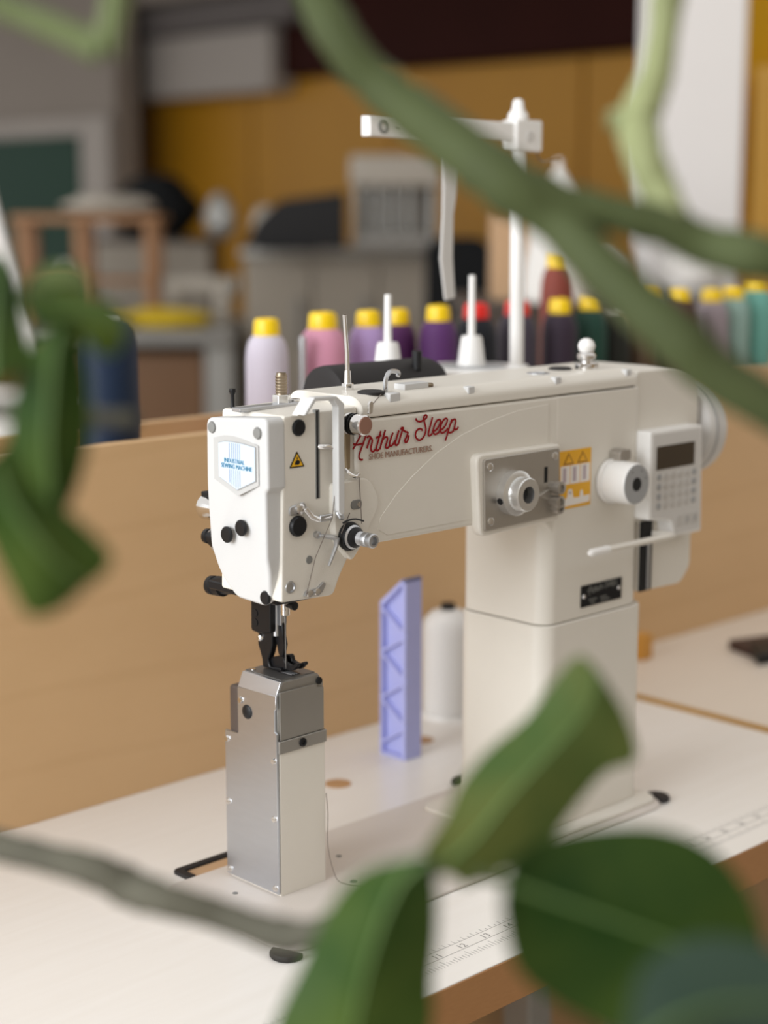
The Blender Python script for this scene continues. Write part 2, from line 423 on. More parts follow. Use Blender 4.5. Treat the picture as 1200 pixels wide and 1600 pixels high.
LOGO = [[(0.024,0.3548),(0.0259,0.3567),(0.0286,0.36),(0.0318,0.364),(0.0345,0.3666),(0.0363,0.3668),(0.0374,0.3658),(0.037,0.3635),(0.0355,0.3601),(0.0334,0.356),(0.0312,0.3519),(0.0302,0.3493),(0.0307,0.3474),(0.0323,0.3463),(0.0341,0.3464)],
 [(0.0246,0.3587),(0.0281,0.3577),(0.0318,0.358),(0.0355,0.3581)],
 [(0.0382,0.3542),(0.0404,0.3589),(0.0418,0.362),(0.04,0.363),(0.0383,0.3618)],
 [(0.0418,0.362),(0.0433,0.3605),(0.0436,0.3585),(0.0423,0.3547),(0.0427,0.3519),(0.0447,0.3512),(0.0468,0.3525)],
 [(0.0523,0.3656),(0.0498,0.3587),(0.0476,0.353),(0.0487,0.3513),(0.0506,0.3522)],
 [(0.0474,0.3609),(0.0528,0.3624)],
 [(0.057,0.366),(0.0541,0.3591),(0.0512,0.3519)],
 [(0.0523,0.3553),(0.055,0.3597),(0.0578,0.3607),(0.0592,0.3597),(0.0583,0.3563),(0.0572,0.3537),(0.0585,0.3522),(0.0611,0.3533)],
 [(0.0649,0.3632),(0.0627,0.3591),(0.0613,0.3554),(0.0624,0.3535),(0.0649,0.3545),(0.0674,0.3574)],
 [(0.071,0.3643),(0.0688,0.3593),(0.0672,0.3551),(0.0682,0.3534),(0.0705,0.3542)],
 [(0.0705,0.3542),(0.0727,0.3597),(0.0749,0.3647),(0.0757,0.3658),(0.0738,0.366),(0.0733,0.3645)],
 [(0.0749,0.3647),(0.078,0.3626),(0.0805,0.3618),(0.079,0.3587),(0.0772,0.3561),(0.0783,0.3545),(0.0801,0.3558),(0.0817,0.3597)],
 [(0.0889,0.3719),(0.0895,0.3702),(0.0924,0.369),(0.0958,0.3693),(0.0992,0.3706),(0.1007,0.3721),(0.0995,0.3734),(0.0977,0.3727),(0.0973,0.3703),(0.0987,0.3662),(0.0996,0.362),(0.0981,0.3581),(0.0953,0.3556),(0.0919,0.3551),(0.0894,0.3569),(0.0884,0.3594),(0.0896,0.3622),(0.0924,0.3635),(0.095,0.363),(0.0958,0.3616)],
 [(0.1067,0.3711),(0.105,0.3664),(0.1028,0.3609),(0.1023,0.3581),(0.1039,0.3572),(0.1065,0.3588)],
 [(0.1065,0.3602),(0.1105,0.361),(0.1139,0.364),(0.1154,0.3671),(0.1142,0.3687),(0.1113,0.3679),(0.1086,0.3641),(0.1075,0.3605),(0.1091,0.3579),(0.1126,0.3584),(0.1158,0.3607)],
 [(0.1141,0.3605),(0.118,0.3613),(0.1215,0.3643),(0.123,0.3674),(0.1218,0.3689),(0.1189,0.368),(0.1161,0.3644),(0.115,0.3608),(0.1167,0.3582),(0.1202,0.3587),(0.1237,0.3611)],
 [(0.128,0.3677),(0.1254,0.3621),(0.1228,0.3558),(0.1208,0.3519)],
 [(0.1258,0.3629),(0.1284,0.3666),(0.1313,0.3675),(0.1323,0.3656),(0.131,0.3616),(0.132,0.3593),(0.134,0.3597),(0.1352,0.3613)],
 [(0.1237,0.3578),(0.1267,0.3575),(0.1296,0.3585),(0.131,0.3616)]]
FOOT_SHANK = [(0.046,0.1998),(0.0458,0.1906),(0.0432,0.1849),(0.041,0.1791),(0.0405,0.1714),(0.0373,0.1702),(0.0189,0.1714),(0.0188,0.1763),(0.0318,0.1747),(0.034,0.1799),(0.0308,0.1862),(0.0288,0.1928),(0.0286,0.2041)]
FOOT_INNER = [(0.0297,0.2103),(0.0213,0.2113),(0.0204,0.2008),(0.0186,0.194),(0.0208,0.1864),(0.021,0.1776),(0.0257,0.1767),(0.0233,0.1818),(0.0263,0.1863),(0.0281,0.1942),(0.0307,0.1983)]
FOOT_SOLE = [(0.0396,0.1794),(0.0303,0.1828),(0.0203,0.1852),(0.0184,0.184),(0.0174,0.1807),(0.0106,0.1792),(0.0046,0.1822),(0.0027,0.182),(0.0025,0.1803),(0.0077,0.1759),(0.0274,0.1691),(0.0382,0.1693)]
FOOT_BLOCK = [(0.0492,0.2236),(0.0261,0.225),(0.0265,0.2036),(0.0412,0.2009),(0.0486,0.2016),(0.0497,0.204)]
BRANCH = {'upper': [(-0.3263,-0.3347,0.7277,0.0019),(-0.3218,-0.3458,0.7008,0.006),(-0.3213,-0.3699,0.664,0.0081),(-0.3231,-0.3881,0.6412,0.0088),(-0.3247,-0.4057,0.6215,0.0089),(-0.3256,-0.4257,0.5948,0.009),(-0.3152,-0.441,0.5745,0.0095),(-0.3065,-0.4685,0.5551,0.0112),(-0.2999,-0.4935,0.5374,0.012),(-0.2874,-0.5094,0.5227,0.0095),(-0.2836,-0.5324,0.5021,0.0099),(-0.2769,-0.5584,0.481,0.0104),(-0.2667,-0.5723,0.4655,0.0097),(-0.2495,-0.5929,0.45,0.0087),(-0.2337,-0.6115,0.4368,0.0087)],
 'cross': [(-0.2999,-0.4935,0.5374,0.0105),(-0.2847,-0.5102,0.53,0.008),(-0.2709,-0.5248,0.5251,0.0075),(-0.2572,-0.5394,0.5202,0.0083),(-0.2455,-0.5525,0.5128,0.0088),(-0.242,-0.5709,0.5094,0.0094),(-0.2303,-0.5836,0.5045,0.0079),(-0.2168,-0.6016,0.4851,0.0079)],
 'pale': [(-0.195,-0.5126,0.6962,0.0016),(-0.2033,-0.5117,0.6679,0.0052),(-0.2226,-0.516,0.6329,0.0067),(-0.2273,-0.5153,0.6177,0.007),(-0.2316,-0.5163,0.5973,0.0064),(-0.2354,-0.5165,0.5821,0.0067),(-0.2403,-0.5149,0.5694,0.008),(-0.2436,-0.5139,0.5605,0.0085),(-0.2514,-0.5242,0.5463,0.0079),(-0.249,-0.5297,0.5338,0.0079),(-0.2541,-0.5434,0.516,0.0083)],
 'stub': [(-0.2418,-0.5154,0.5618,0.0083),(-0.2467,-0.5104,0.5626,0.0059),(-0.2504,-0.5068,0.5628,0.0041),(-0.2519,-0.5054,0.5628,0.0026)],
 'top_a': [(-0.4646,-0.372,0.6098,0.0045),(-0.457,-0.3811,0.6028,0.0047),(-0.4493,-0.39,0.5971,0.0049),(-0.4399,-0.4006,0.5913,0.0054),(-0.4305,-0.4112,0.5855,0.0059)],
 'top_b': [(-0.4183,-0.4122,0.6283,0.0045),(-0.4221,-0.4126,0.6121,0.0047),(-0.4259,-0.4125,0.5982,0.0049),(-0.4299,-0.4122,0.5839,0.0054)],
 'twig': [(-0.4594,-0.2953,0.2609,0.007),(-0.445,-0.3243,0.2577,0.0069),(-0.4331,-0.3507,0.2553,0.0066),(-0.4216,-0.3765,0.2532,0.0073),(-0.4119,-0.3878,0.2458,0.0086),(-0.4075,-0.4064,0.2453,0.0072),(-0.3912,-0.424,0.2383,0.0066),(-0.3811,-0.4488,0.2347,0.0076),(-0.3758,-0.4664,0.2415,0.0057),(-0.3622,-0.4894,0.2587,0.0033),(-0.3511,-0.5103,0.2746,0.0028)],
 'side': [(-0.4839,-0.3638,0.4559,0.0044),(-0.467,-0.3812,0.4524,0.0044),(-0.4531,-0.3948,0.4519,0.0041),(-0.4394,-0.4086,0.45,0.0036),(-0.4271,-0.421,0.4483,0.0032)],
 'stem_h': [(-0.3511,-0.5103,0.2746,0.0028),(-0.3495,-0.5259,0.2753,0.0025),(-0.3464,-0.5429,0.2761,0.0019)],
 'stem_l': [(-0.4739,-0.3744,0.4524,0.0032),(-0.4698,-0.3875,0.4724,0.0026),(-0.4606,-0.3917,0.4912,0.0024),(-0.459,-0.4067,0.4941,0.0016)]}
LEAF = {'a': [((-0.4947,-0.4283,0.4676),(-0.4938,-0.4294,0.4668),(-0.4924,-0.4304,0.4681)),
  ((-0.4956,-0.4095,0.4788),(-0.4892,-0.4223,0.4792),(-0.4769,-0.4285,0.4754)),
  ((-0.49,-0.3988,0.4927),(-0.484,-0.4158,0.4909),(-0.4716,-0.4177,0.4882)),
  ((-0.4838,-0.3935,0.5037),(-0.4787,-0.4097,0.5018),(-0.4679,-0.4094,0.5014)),
  ((-0.4763,-0.3947,0.51),(-0.4738,-0.404,0.5097),(-0.4679,-0.4031,0.5091)),
  ((-0.4699,-0.3987,0.5118),(-0.4695,-0.399,0.512),(-0.4692,-0.3994,0.5118))],
 'b': [((-0.4652,-0.4066,0.4985),(-0.4651,-0.4071,0.4971),(-0.4649,-0.4076,0.4957)),
  ((-0.4519,-0.3991,0.5058),(-0.4549,-0.4059,0.4991),(-0.4522,-0.4029,0.4894)),
  ((-0.4399,-0.3964,0.5069),(-0.4446,-0.4048,0.5006),(-0.4408,-0.4002,0.4888)),
  ((-0.4328,-0.3968,0.5043),(-0.436,-0.403,0.4988),(-0.4332,-0.3993,0.4928)),
  ((-0.4301,-0.3978,0.4999),(-0.4303,-0.3979,0.499),(-0.4305,-0.3981,0.4975))],
 'c': [((-0.4808,-0.4347,0.4956),(-0.4809,-0.4352,0.4934),(-0.4809,-0.4358,0.4912)),
  ((-0.4685,-0.4308,0.4985),(-0.4717,-0.4361,0.4917),(-0.4696,-0.4333,0.4843)),
  ((-0.4563,-0.4303,0.4972),(-0.4613,-0.438,0.49),(-0.4584,-0.4318,0.4832)),
  ((-0.4465,-0.432,0.4946),(-0.4518,-0.4399,0.4856),(-0.45,-0.4335,0.475)),
  ((-0.4413,-0.4339,0.4899),(-0.4449,-0.4386,0.4833),(-0.444,-0.4347,0.4761)),
  ((-0.4395,-0.4351,0.4847),(-0.4397,-0.4352,0.4833),(-0.4403,-0.4352,0.4815))],
 'c2': [((-0.4524,-0.4073,0.4891),(-0.4505,-0.4088,0.4901),(-0.4488,-0.4104,0.4905)),
  ((-0.4449,-0.3921,0.4828),(-0.4446,-0.4021,0.4833),(-0.4361,-0.4005,0.4838)),
  ((-0.4395,-0.3851,0.4758),(-0.4391,-0.3951,0.4763),(-0.4305,-0.3936,0.4767)),
  ((-0.4354,-0.3857,0.4716),(-0.4333,-0.3879,0.4711),(-0.4306,-0.3901,0.4726))],
 'd': [((-0.4766,-0.441,0.4869),(-0.4746,-0.4427,0.4877),(-0.4725,-0.445,0.4869)),
  ((-0.4779,-0.4268,0.4763),(-0.4746,-0.4387,0.4755),(-0.4637,-0.4416,0.4782)),
  ((-0.4779,-0.4174,0.461),(-0.4742,-0.4356,0.4617),(-0.4589,-0.4378,0.463)),
  ((-0.4777,-0.4124,0.4443),(-0.474,-0.4327,0.4459),(-0.4574,-0.4346,0.4459)),
  ((-0.476,-0.4129,0.4305),(-0.4723,-0.4308,0.4317),(-0.46,-0.431,0.4298)),
  ((-0.4719,-0.4185,0.4203),(-0.4703,-0.4287,0.42),(-0.4639,-0.428,0.4191)),
  ((-0.4685,-0.4247,0.4145),(-0.4675,-0.4258,0.414),(-0.4665,-0.4267,0.4145))],
 'e': [((-0.512,-0.4468,0.4402),(-0.5075,-0.4498,0.4455),(-0.5029,-0.4528,0.4512)),
  ((-0.506,-0.4412,0.419),(-0.5009,-0.452,0.4286),(-0.4909,-0.4507,0.4328)),
  ((-0.497,-0.4414,0.3985),(-0.4928,-0.4549,0.4146),(-0.4779,-0.451,0.4234)),
  ((-0.4904,-0.4423,0.3868),(-0.4853,-0.4559,0.4058),(-0.4689,-0.4536,0.4139)),
  ((-0.4816,-0.4472,0.3878),(-0.4778,-0.4561,0.4002),(-0.4649,-0.4569,0.4069)),
  ((-0.4732,-0.4531,0.396),(-0.4709,-0.4549,0.3982),(-0.4677,-0.4572,0.4011))],
 'dry': [((-0.4649,-0.3739,0.4614),(-0.4649,-0.3739,0.4609),(-0.465,-0.374,0.4604)),
  ((-0.4492,-0.3627,0.4708),(-0.4528,-0.3705,0.4652),(-0.4495,-0.366,0.4567)),
  ((-0.4363,-0.3608,0.4716),(-0.4405,-0.368,0.4663),(-0.4371,-0.3634,0.4586)),
  ((-0.4303,-0.3632,0.4683),(-0.4304,-0.3634,0.4668),(-0.4306,-0.3636,0.4653))],
 'dry2': [((-0.4668,-0.3793,0.4325),(-0.4668,-0.3794,0.432),(-0.4669,-0.3795,0.4315)),
  ((-0.4532,-0.3687,0.432),(-0.4577,-0.3756,0.4261),(-0.4545,-0.371,0.4176)),
  ((-0.444,-0.3643,0.4285),(-0.4485,-0.3711,0.4233),(-0.4453,-0.3664,0.4155)),
  ((-0.4403,-0.3655,0.421),(-0.4404,-0.3655,0.4205),(-0.4404,-0.3656,0.42))],
 'f': [((-0.3659,-0.5143,0.2861),(-0.3615,-0.5203,0.2796),(-0.3557,-0.5277,0.2722)),
  ((-0.3514,-0.5125,0.2958),(-0.3484,-0.5247,0.2884),(-0.3348,-0.5345,0.2775)),
  ((-0.3396,-0.5095,0.3056),(-0.3367,-0.5272,0.299),(-0.3183,-0.5379,0.2839)),
  ((-0.3253,-0.5112,0.3164),(-0.3247,-0.5303,0.3093),(-0.3053,-0.5391,0.2941)),
  ((-0.3096,-0.5175,0.3281),(-0.3108,-0.5346,0.3212),(-0.2915,-0.5432,0.3066)),
  ((-0.2986,-0.5218,0.3422),(-0.2989,-0.5374,0.3318),(-0.2802,-0.5497,0.3114)),
  ((-0.2924,-0.5258,0.3497),(-0.2909,-0.5365,0.3421),(-0.2807,-0.5437,0.3288)),
  ((-0.2903,-0.5286,0.3514),(-0.2887,-0.5306,0.3499),(-0.2866,-0.5336,0.3464))],
 'g': [((-0.4,-0.5478,0.3031),(-0.3987,-0.5491,0.3027),(-0.3976,-0.5505,0.3014)),
  ((-0.4077,-0.5251,0.293),(-0.4029,-0.5405,0.2927),(-0.3881,-0.5439,0.2856)),
  ((-0.4114,-0.5111,0.2755),(-0.4067,-0.5339,0.2759),(-0.3821,-0.5383,0.2659)),
  ((-0.4167,-0.502,0.2521),(-0.4101,-0.5288,0.2551),(-0.3807,-0.5344,0.2452)),
  ((-0.4252,-0.4955,0.2283),(-0.4129,-0.5249,0.2322),(-0.3821,-0.5346,0.2247)),
  ((-0.4295,-0.4972,0.2079),(-0.4174,-0.5192,0.2094),(-0.3946,-0.5297,0.2048)),
  ((-0.4248,-0.5097,0.1905),(-0.4215,-0.513,0.1901),(-0.418,-0.5163,0.1905))],
 'h': [((-0.3847,-0.5763,0.305),(-0.3872,-0.5757,0.2978),(-0.3889,-0.5761,0.2897)),
  ((-0.3645,-0.5741,0.3071),(-0.3746,-0.5825,0.2909),(-0.3777,-0.5727,0.2618)),
  ((-0.342,-0.5787,0.3062),(-0.3582,-0.5936,0.2823),(-0.3596,-0.5775,0.2436)),
  ((-0.3191,-0.5908,0.3034),(-0.3407,-0.6058,0.273),(-0.3402,-0.589,0.2298)),
  ((-0.3038,-0.6048,0.2937),(-0.3233,-0.6181,0.2632),(-0.3226,-0.6052,0.2199)),
  ((-0.298,-0.6184,0.2754),(-0.3106,-0.6263,0.2519),(-0.3096,-0.6209,0.221)),
  ((-0.301,-0.6293,0.2487),(-0.3021,-0.6305,0.2396),(-0.304,-0.6304,0.2327))],
 'i': [((-0.4234,-0.6584,0.2799),(-0.423,-0.6593,0.2781),(-0.4218,-0.6609,0.2762)),
  ((-0.4085,-0.65,0.2967),(-0.4085,-0.6613,0.2839),(-0.4028,-0.6638,0.2638)),
  ((-0.3874,-0.6549,0.3031),(-0.3906,-0.6674,0.2861),(-0.3837,-0.6697,0.2588)),
  ((-0.3684,-0.6671,0.2989),(-0.3716,-0.6758,0.2836),(-0.3663,-0.6795,0.2581)),
  ((-0.3535,-0.6815,0.2891),(-0.3537,-0.6832,0.2811),(-0.3545,-0.6855,0.2692))]}
# ------------------------------------------------------------------ the room
FZ = -0.78
TZ = -0.003
struct(obj('floor', box(B(), -4, 6, -4, 8.5, FZ - 0.05, FZ), 'floor'))
wb = struct(obj('wall_back', box(B(), 4.22, 4.34, 0.5, 8.0, FZ, 1.9), 'ochre'))
for k, (a, b) in enumerate([(0.52, 1.7), (1.715, 2.86), (2.875, 3.14), (3.155, 4.15), (4.165, 5.05), (5.065, 6.1), (6.115, 7.2)]):
    obj('wall_panel', bev(box(B(), 4.195, 4.222, a, b, FZ + 0.01, 1.07), 0.004, 1), 'ochre', wb)
struct(obj('trim_1', bev(box(B(), 4.12, 4.22, 0.5, 8.0, 1.075, 1.9), 0.01, 1), 'dark_brown'))
wl = struct(obj('wall_left', box(B(), 3.80, 3.92, 5.545, 8.4, FZ, 1.9), 'wall_grey'))
# green door in the grey wall, with its pale frame
dr = struct(obj('door_1', bev(box(B(), 3.755, 3.80, 5.79, 6.75, FZ, 0.845), 0.004, 1), 'green_door'))
for (a, b, c, d) in [(5.565, 5.785, FZ, 0.93), (6.755, 6.95, FZ, 0.93)]:
    obj('door_frame', bev(box(B(), 3.76, 3.802, a, b, c, d), 0.006, 1), 'wall_pale', dr)
obj('door_frame', bev(box(B(), 3.76, 3.802, 5.785, 6.755, 0.85, 0.93), 0.006, 1), 'wall_pale', dr)
obj('door_handle', cyl(B(), (3.70, 5.86, 0.25), (3.755, 5.86, 0.25), 0.02, b=0.004), 'steel', dr)
# bulkhead box and grey beams under the ceiling
struct(obj('trim_2', bev(box(B(), 4.05, 4.2, 4.76, 6.3, 1.015, 1.285), 0.01, 1), 'wall_pale'))
struct(obj('trim_3', bev(box(B(), 4.0, 4.2, 4.55, 6.6, 1.29, 1.42), 0.01, 1), 'wall_dark'))
struct(obj('trim_4', bev(box(B(), 3.9, 4.2, 4.5, 7.6, 1.425, 1.6), 0.01, 1), 'wall_grey'))
struct(obj('ceiling', box(B(), 2.2, 4.3, 0.5, 8.2, 1.9, 1.98), 'wall_grey'))

# unseen wall added behind the camera to dim and warm the operator-side light
struct(obj('added_wall_right', box(B(), -2.2, 6.0, -2.45, -2.3, FZ, 1.9), 'wall_warm'))

def bgthing(name, label, cat, x, y, z=FZ, rot=ROT, group=None):
    return thing(name, label, cat, (x, y, z), rot, group)

# white pillar
pl = bpy.data.objects.new('pillar', None)
pr = obj('pillar', bev(box(B(), -0.096, 0.096, -0.10, 0.10, 0, 2.68), 0.006, 1), 'pillar')
pr.location = (2.193, 1.222, FZ + 1.34); pr.rotation_euler = (0, 0, ROT); struct(pr)
bpy.data.objects.remove(pl)

# yellow curtain
ct = bgthing('curtain', 'bright yellow cloth curtain hanging beside the white pillar', 'curtain', 2.549, 1.299, FZ)
def wavy(x0, x1, y, z0, z1, amp, wl_, nx=60, th=0.006):
    bm = B(); rows = []
    for s in (0, th):
        r = []
        for i in range(nx + 1):
            x = x0 + (x1 - x0) * i / nx
            yy = y + amp * math.sin(2 * math.pi * x / wl_) + s
            r.append((bm.verts.new((x, yy, z0)), bm.verts.new((x, yy, z1))))
        rows.append(r)
    for i in range(nx):
        for r in rows: bm.faces.new((r[i][0], r[i + 1][0], r[i + 1][1], r[i][1]))
        for e in (0, 1): bm.faces.new((rows[0][i][e], rows[1][i][e], rows[1][i + 1][e], rows[0][i + 1][e]))
    bmesh.ops.recalc_face_normals(bm, faces=bm.faces)
    return bm
obj('drape', wavy(-0.235, 0.55, 0.0, 0.02, 2.75, 0.010, 0.16), 'curtain', ct, local=True)
obj('pale_drape', wavy(-0.015, 0.50, -0.06, 0.02, 1.615, 0.012, 0.09), 'curtain_pale', ct, local=True)
obj('curtain_rail', cyl(B(), (-0.26, 0.0, 2.76), (0.6, 0.0, 2.76), 0.014), 'steel', ct, local=True)

# white board leaning at the left
lb = bgthing('leaning_board', 'tall white board leaning at the far left edge behind the plant', 'board', 0.83, 1.694, FZ)
obj('panel', bev(prism(B(), [(-0.60, 0), (0.29, 0), (-0.055, 1.46), (-0.60, 1.46)], 'XZ', -0.012, 0.012), 0.003, 1), 'pillar', lb, local=True)
obj('foot_rail', box(B(), -0.60, 0.32, -0.05, 0.05, 0.0, 0.03), 'steel', lb, local=True)

# wooden rack standing on the grey bench
RKZ = FZ + 0.935
rk = bgthing('wooden_rack', 'orange brown wooden rack frame in front of the green door', 'rack', 2.27, 3.562, RKZ)
for x in (-0.20, -0.02, 0.20):
    for y in (-0.02, 0.16):
        obj('post', bev(box(B(), x - 0.017, x + 0.017, y - 0.017, y + 0.017, 0, 0.32), 0.003, 1), 'oak', rk, local=True)
obj('shelf', bev(box(B(), -0.22, 0.22, -0.03, 0.18, 0.13, 0.145), 0.003, 1), 'oak', rk, local=True)
obj('top_board', bev(box(B(), -0.235, 0.235, -0.045, 0.185, 0.32, 0.345), 0.004, 1), 'oak', rk, local=True)

def blob(name, label, cat, x, y, z, sx, sy, sz, m, seed, amp=0.12, rot=ROT):
    bm = B(); bmesh.ops.create_icosphere(bm, subdivisions=4, radius=1.0)
    rnd = random.Random(seed); ph = [rnd.uniform(0, 6) for _ in range(6)]
    for v in bm.verts:
        c = v.co.copy()
        k = 1 + amp * (math.sin(3 * c.x + ph[0]) * math.cos(2.3 * c.y + ph[1]) + .6 * math.sin(5 * c.z + ph[2]) * math.cos(4 * c.x + ph[3]) + .4 * math.sin(9 * c.y + ph[4] + 5 * c.z))
        zz = max(-0.82, c.z * k)
        v.co = Vector((c.x * k * sx, c.y * k * sy, (zz + 0.82) * sz))
    o = obj(name, bm, m)
    off = o.location.copy()
    o.location = Vector((x, y, z)) + Matrix.Rotation(rot, 3, 'Z') @ off
    o.rotation_euler = (0, 0, rot)
    return tag(o, label, cat)
blob('cloth_heap', 'pale grey crumpled cloth lying on top of the wooden rack', 'cloth', 2.36, 3.56, RKZ + 0.345, 0.13, 0.10, 0.035, 'pale_machine', 3)
# tool cabinet with dark bag and silver tins behind the rack
tc_ = bgthing('tool_cabinet', 'dark tall cabinet standing against the ochre wall behind the rack', 'cabinet', 3.06, 4.22, FZ)
obj('body', bev(box(B(), -0.26, 0.20, -0.2, 0.2, 0.0, 1.19), 0.008, 1), 'cabinet_dark', tc_, local=True)
for x0, x1 in ((-0.255, -0.035), (-0.025, 0.195)):
    d_ = obj('door', bev(box(B(), x0, x1, -0.215, -0.2, 0.02, 1.17), 0.004, 1), 'beige_grey', tc_, local=True)
    d_h = obj('handle', cyl(B(), (0.08 if x0 < -0.1 else -0.08, -0.02, 0.1), (0.08 if x0 < -0.1 else -0.08, -0.02, 0.25), 0.006), 'steel', d_, local=True)
blob('duffel_bag', 'black and dark green bag slumped on the tall cabinet', 'bag', 3.03, 4.24, FZ + 1.19, 0.17, 0.13, 0.125, 'charcoal', 5)
blob('silver_pouch', 'silver grey crumpled pouch propped against the dark bag', 'pouch', 3.14, 3.98, FZ + 1.19, 0.06, 0.04, 0.085, 'silver_grey', 8)

# grey bench with machines on it
bn = bgthing('workbench', 'grey workbench with brown wooden drawers in the left background', 'workbench', 2.223, 3.391, FZ)
obj('bench_top', bev(box(B(), -0.62, 0.388, -0.05, 0.60, 0.885, 0.935), 0.006, 1), 'bench_grey', bn, local=True)
for k in range(2):
    dz = 0.10 + 0.39 * k
    d_ = obj('drawer', bev(box(B(), -0.46, 0.29, 0.0, 0.55, dz, dz + 0.37), 0.006, 1), 'brown_wood', bn, local=True)
    obj('handle', bev(box(B(), -0.06, 0.06, -0.30, -0.277, 0.02, 0.045), 0.003, 1), 'steel', d_, local=True)
for x in (-0.58, 0.332):
    obj('leg', bev(box(B(), x - 0.04, x + 0.05, 0.0, 0.55, 0, 0.885), 0.006, 1), 'silver_grey', bn, local=True)

def small_machine(name, label, x, y, z, s, m):
    t = bgthing(name, label, 'sewing machine', x, y, z, group=None)
    obj('bed', bev(box(B(), -0.17 * s, 0.17 * s, -0.07 * s, 0.07 * s, 0, 0.04 * s), 0.006, 2), m, t, local=True)
    obj('column', bev(box(B(), 0.08 * s, 0.17 * s, -0.055 * s, 0.055 * s, 0.04 * s, 0.24 * s), 0.012, 2), m, t, local=True)
    obj('arm', bev(box(B(), -0.16 * s, 0.10 * s, -0.045 * s, 0.045 * s, 0.16 * s, 0.245 * s), 0.014, 2), m, t, local=True)
    obj('head', bev(box(B(), -0.18 * s, -0.10 * s, -0.05 * s, 0.05 * s, 0.10 * s, 0.25 * s), 0.012, 2), m, t, local=True)
    obj('needle_bar', cyl(B(), (-0.14 * s, 0, 0.04 * s), (-0.14 * s, 0, 0.11 * s), 0.006 * s), 'steel', t, local=True)
    obj('handwheel', lathe(B(), (0.17 * s, 0, 0.2 * s), (1, 0, 0), [(0.03 * s, 0), (0.055 * s, 0.005), (0.055 * s, 0.03 * s), (0.04 * s, 0.035 * s)], 24), 'silver_grey', t, local=True)
    return t
BT = FZ + 0.935
small_machine('flatbed_machine', 'pale beige flatbed sewing machine at the right end of the grey workbench', 2.545, 3.356, BT, 0.62, 'pale_machine')
blob('dust_cloth', 'bright yellow dust cloth lying on the grey workbench', 'cloth', 2.350, 3.288, BT, 0.14, 0.06, 0.033, 'yellow_cloth', 12, 0.18)

# counter with the monitor and the steel press
cn = bgthing('counter_cabinet', 'beige grey metal counter cabinet below the black monitor', 'cabinet', 2.84, 2.98, FZ)
obj('carcass', bev(box(B(), -0.32, 0.32, 0.0, 0.55, 0, 1.15), 0.006, 1), 'beige_grey', cn, local=True)
obj('worktop', bev(box(B(), -0.335, 0.335, -0.02, 0.56, 1.15, 1.175), 0.004, 1), 'silver_grey', cn, local=True)
for k in range(3):
    x0 = -0.31 + k * 0.208
    d_ = obj('door', bev(box(B(), x0, x0 + 0.2, -0.016, 0.0, 0.03, 1.12), 0.004, 1), 'beige_grey', cn, local=True)
    obj('handle', bev(box(B(), 0.05, 0.07, -0.03, -0.008, 0.3, 0.45), 0.003, 1), 'bench_grey', d_, local=True)
CT = FZ + 1.175
mo = bgthing('monitor', 'black flat monitor standing on the beige counter', 'monitor', 2.60, 2.98, CT)
obj('screen', bev(prism(B(), [(-0.135, 0.012), (0.175, 0.004), (0.175, 0.175), (-0.02, 0.150), (-0.09, 0.09)], 'XZ', -0.012, 0.012), 0.004, 1), 'black', mo, local=True)
obj('stand', bev(box(B(), -0.02, 0.02, 0.0, 0.02, 0.0, 0.06), 0.003, 1), 'black', mo, local=True)
obj('foot', bev(box(B(), -0.09, 0.09, -0.05, 0.07, 0.0, 0.012), 0.003, 1), 'black', mo, local=True)
blob('wool_ball', 'pale round wool ball beside the top of the black monitor', 'ball', 2.72, 3.225, CT, 0.045, 0.04, 0.075, 'pale_machine', 21, 0.03)
ps = bgthing('steel_press', 'pale grey steel press with vertical rods on the counter', 'press', 2.91, 2.83, CT)
obj('base', bev(box(B(), -0.13, 0.13, -0.08, 0.08, 0.0, 0.05), 0.006, 1), 'bench_grey', ps, local=True)
obj('head_block', bev(box(B(), -0.14, 0.14, -0.07, 0.07, 0.19, 0.285), 0.012, 2), 'pale_machine', ps, local=True)
obj('back_plate', bev(box(B(), -0.13, 0.13, 0.05, 0.07, 0.05, 0.2), 0.004, 1), 'bench_grey', ps, local=True)
for x in (-0.115, -0.06, -0.01, 0.04, 0.115):
    obj('rod', cyl(B(), (x, -0.04, 0.05), (x, -0.04, 0.2), 0.011), 'silver_grey', ps, local=True)
blob('dark_pouch', 'small dark grey round pouch leaning on the counter front shelf', 'pouch', 2.63, 2.62, FZ + 0.905, 0.05, 0.03, 0.055, 'bench_grey', 31, 0.05)
sb = bgthing('step_shelf', 'low grey shelf unit in front of the counter cabinet', 'shelf', 2.63, 2.62, FZ)
obj('shelf_top', bev(box(B(), -0.2, 0.2, -0.08, 0.08, 0.88, 0.905), 0.003, 1), 'beige_grey', sb, local=True)
for x in (-0.18, 0.18):
    obj('side_panel', bev(box(B(), x - 0.012, x + 0.012, -0.075, 0.075, 0, 0.88), 0.003, 1), 'beige_grey', sb, local=True)

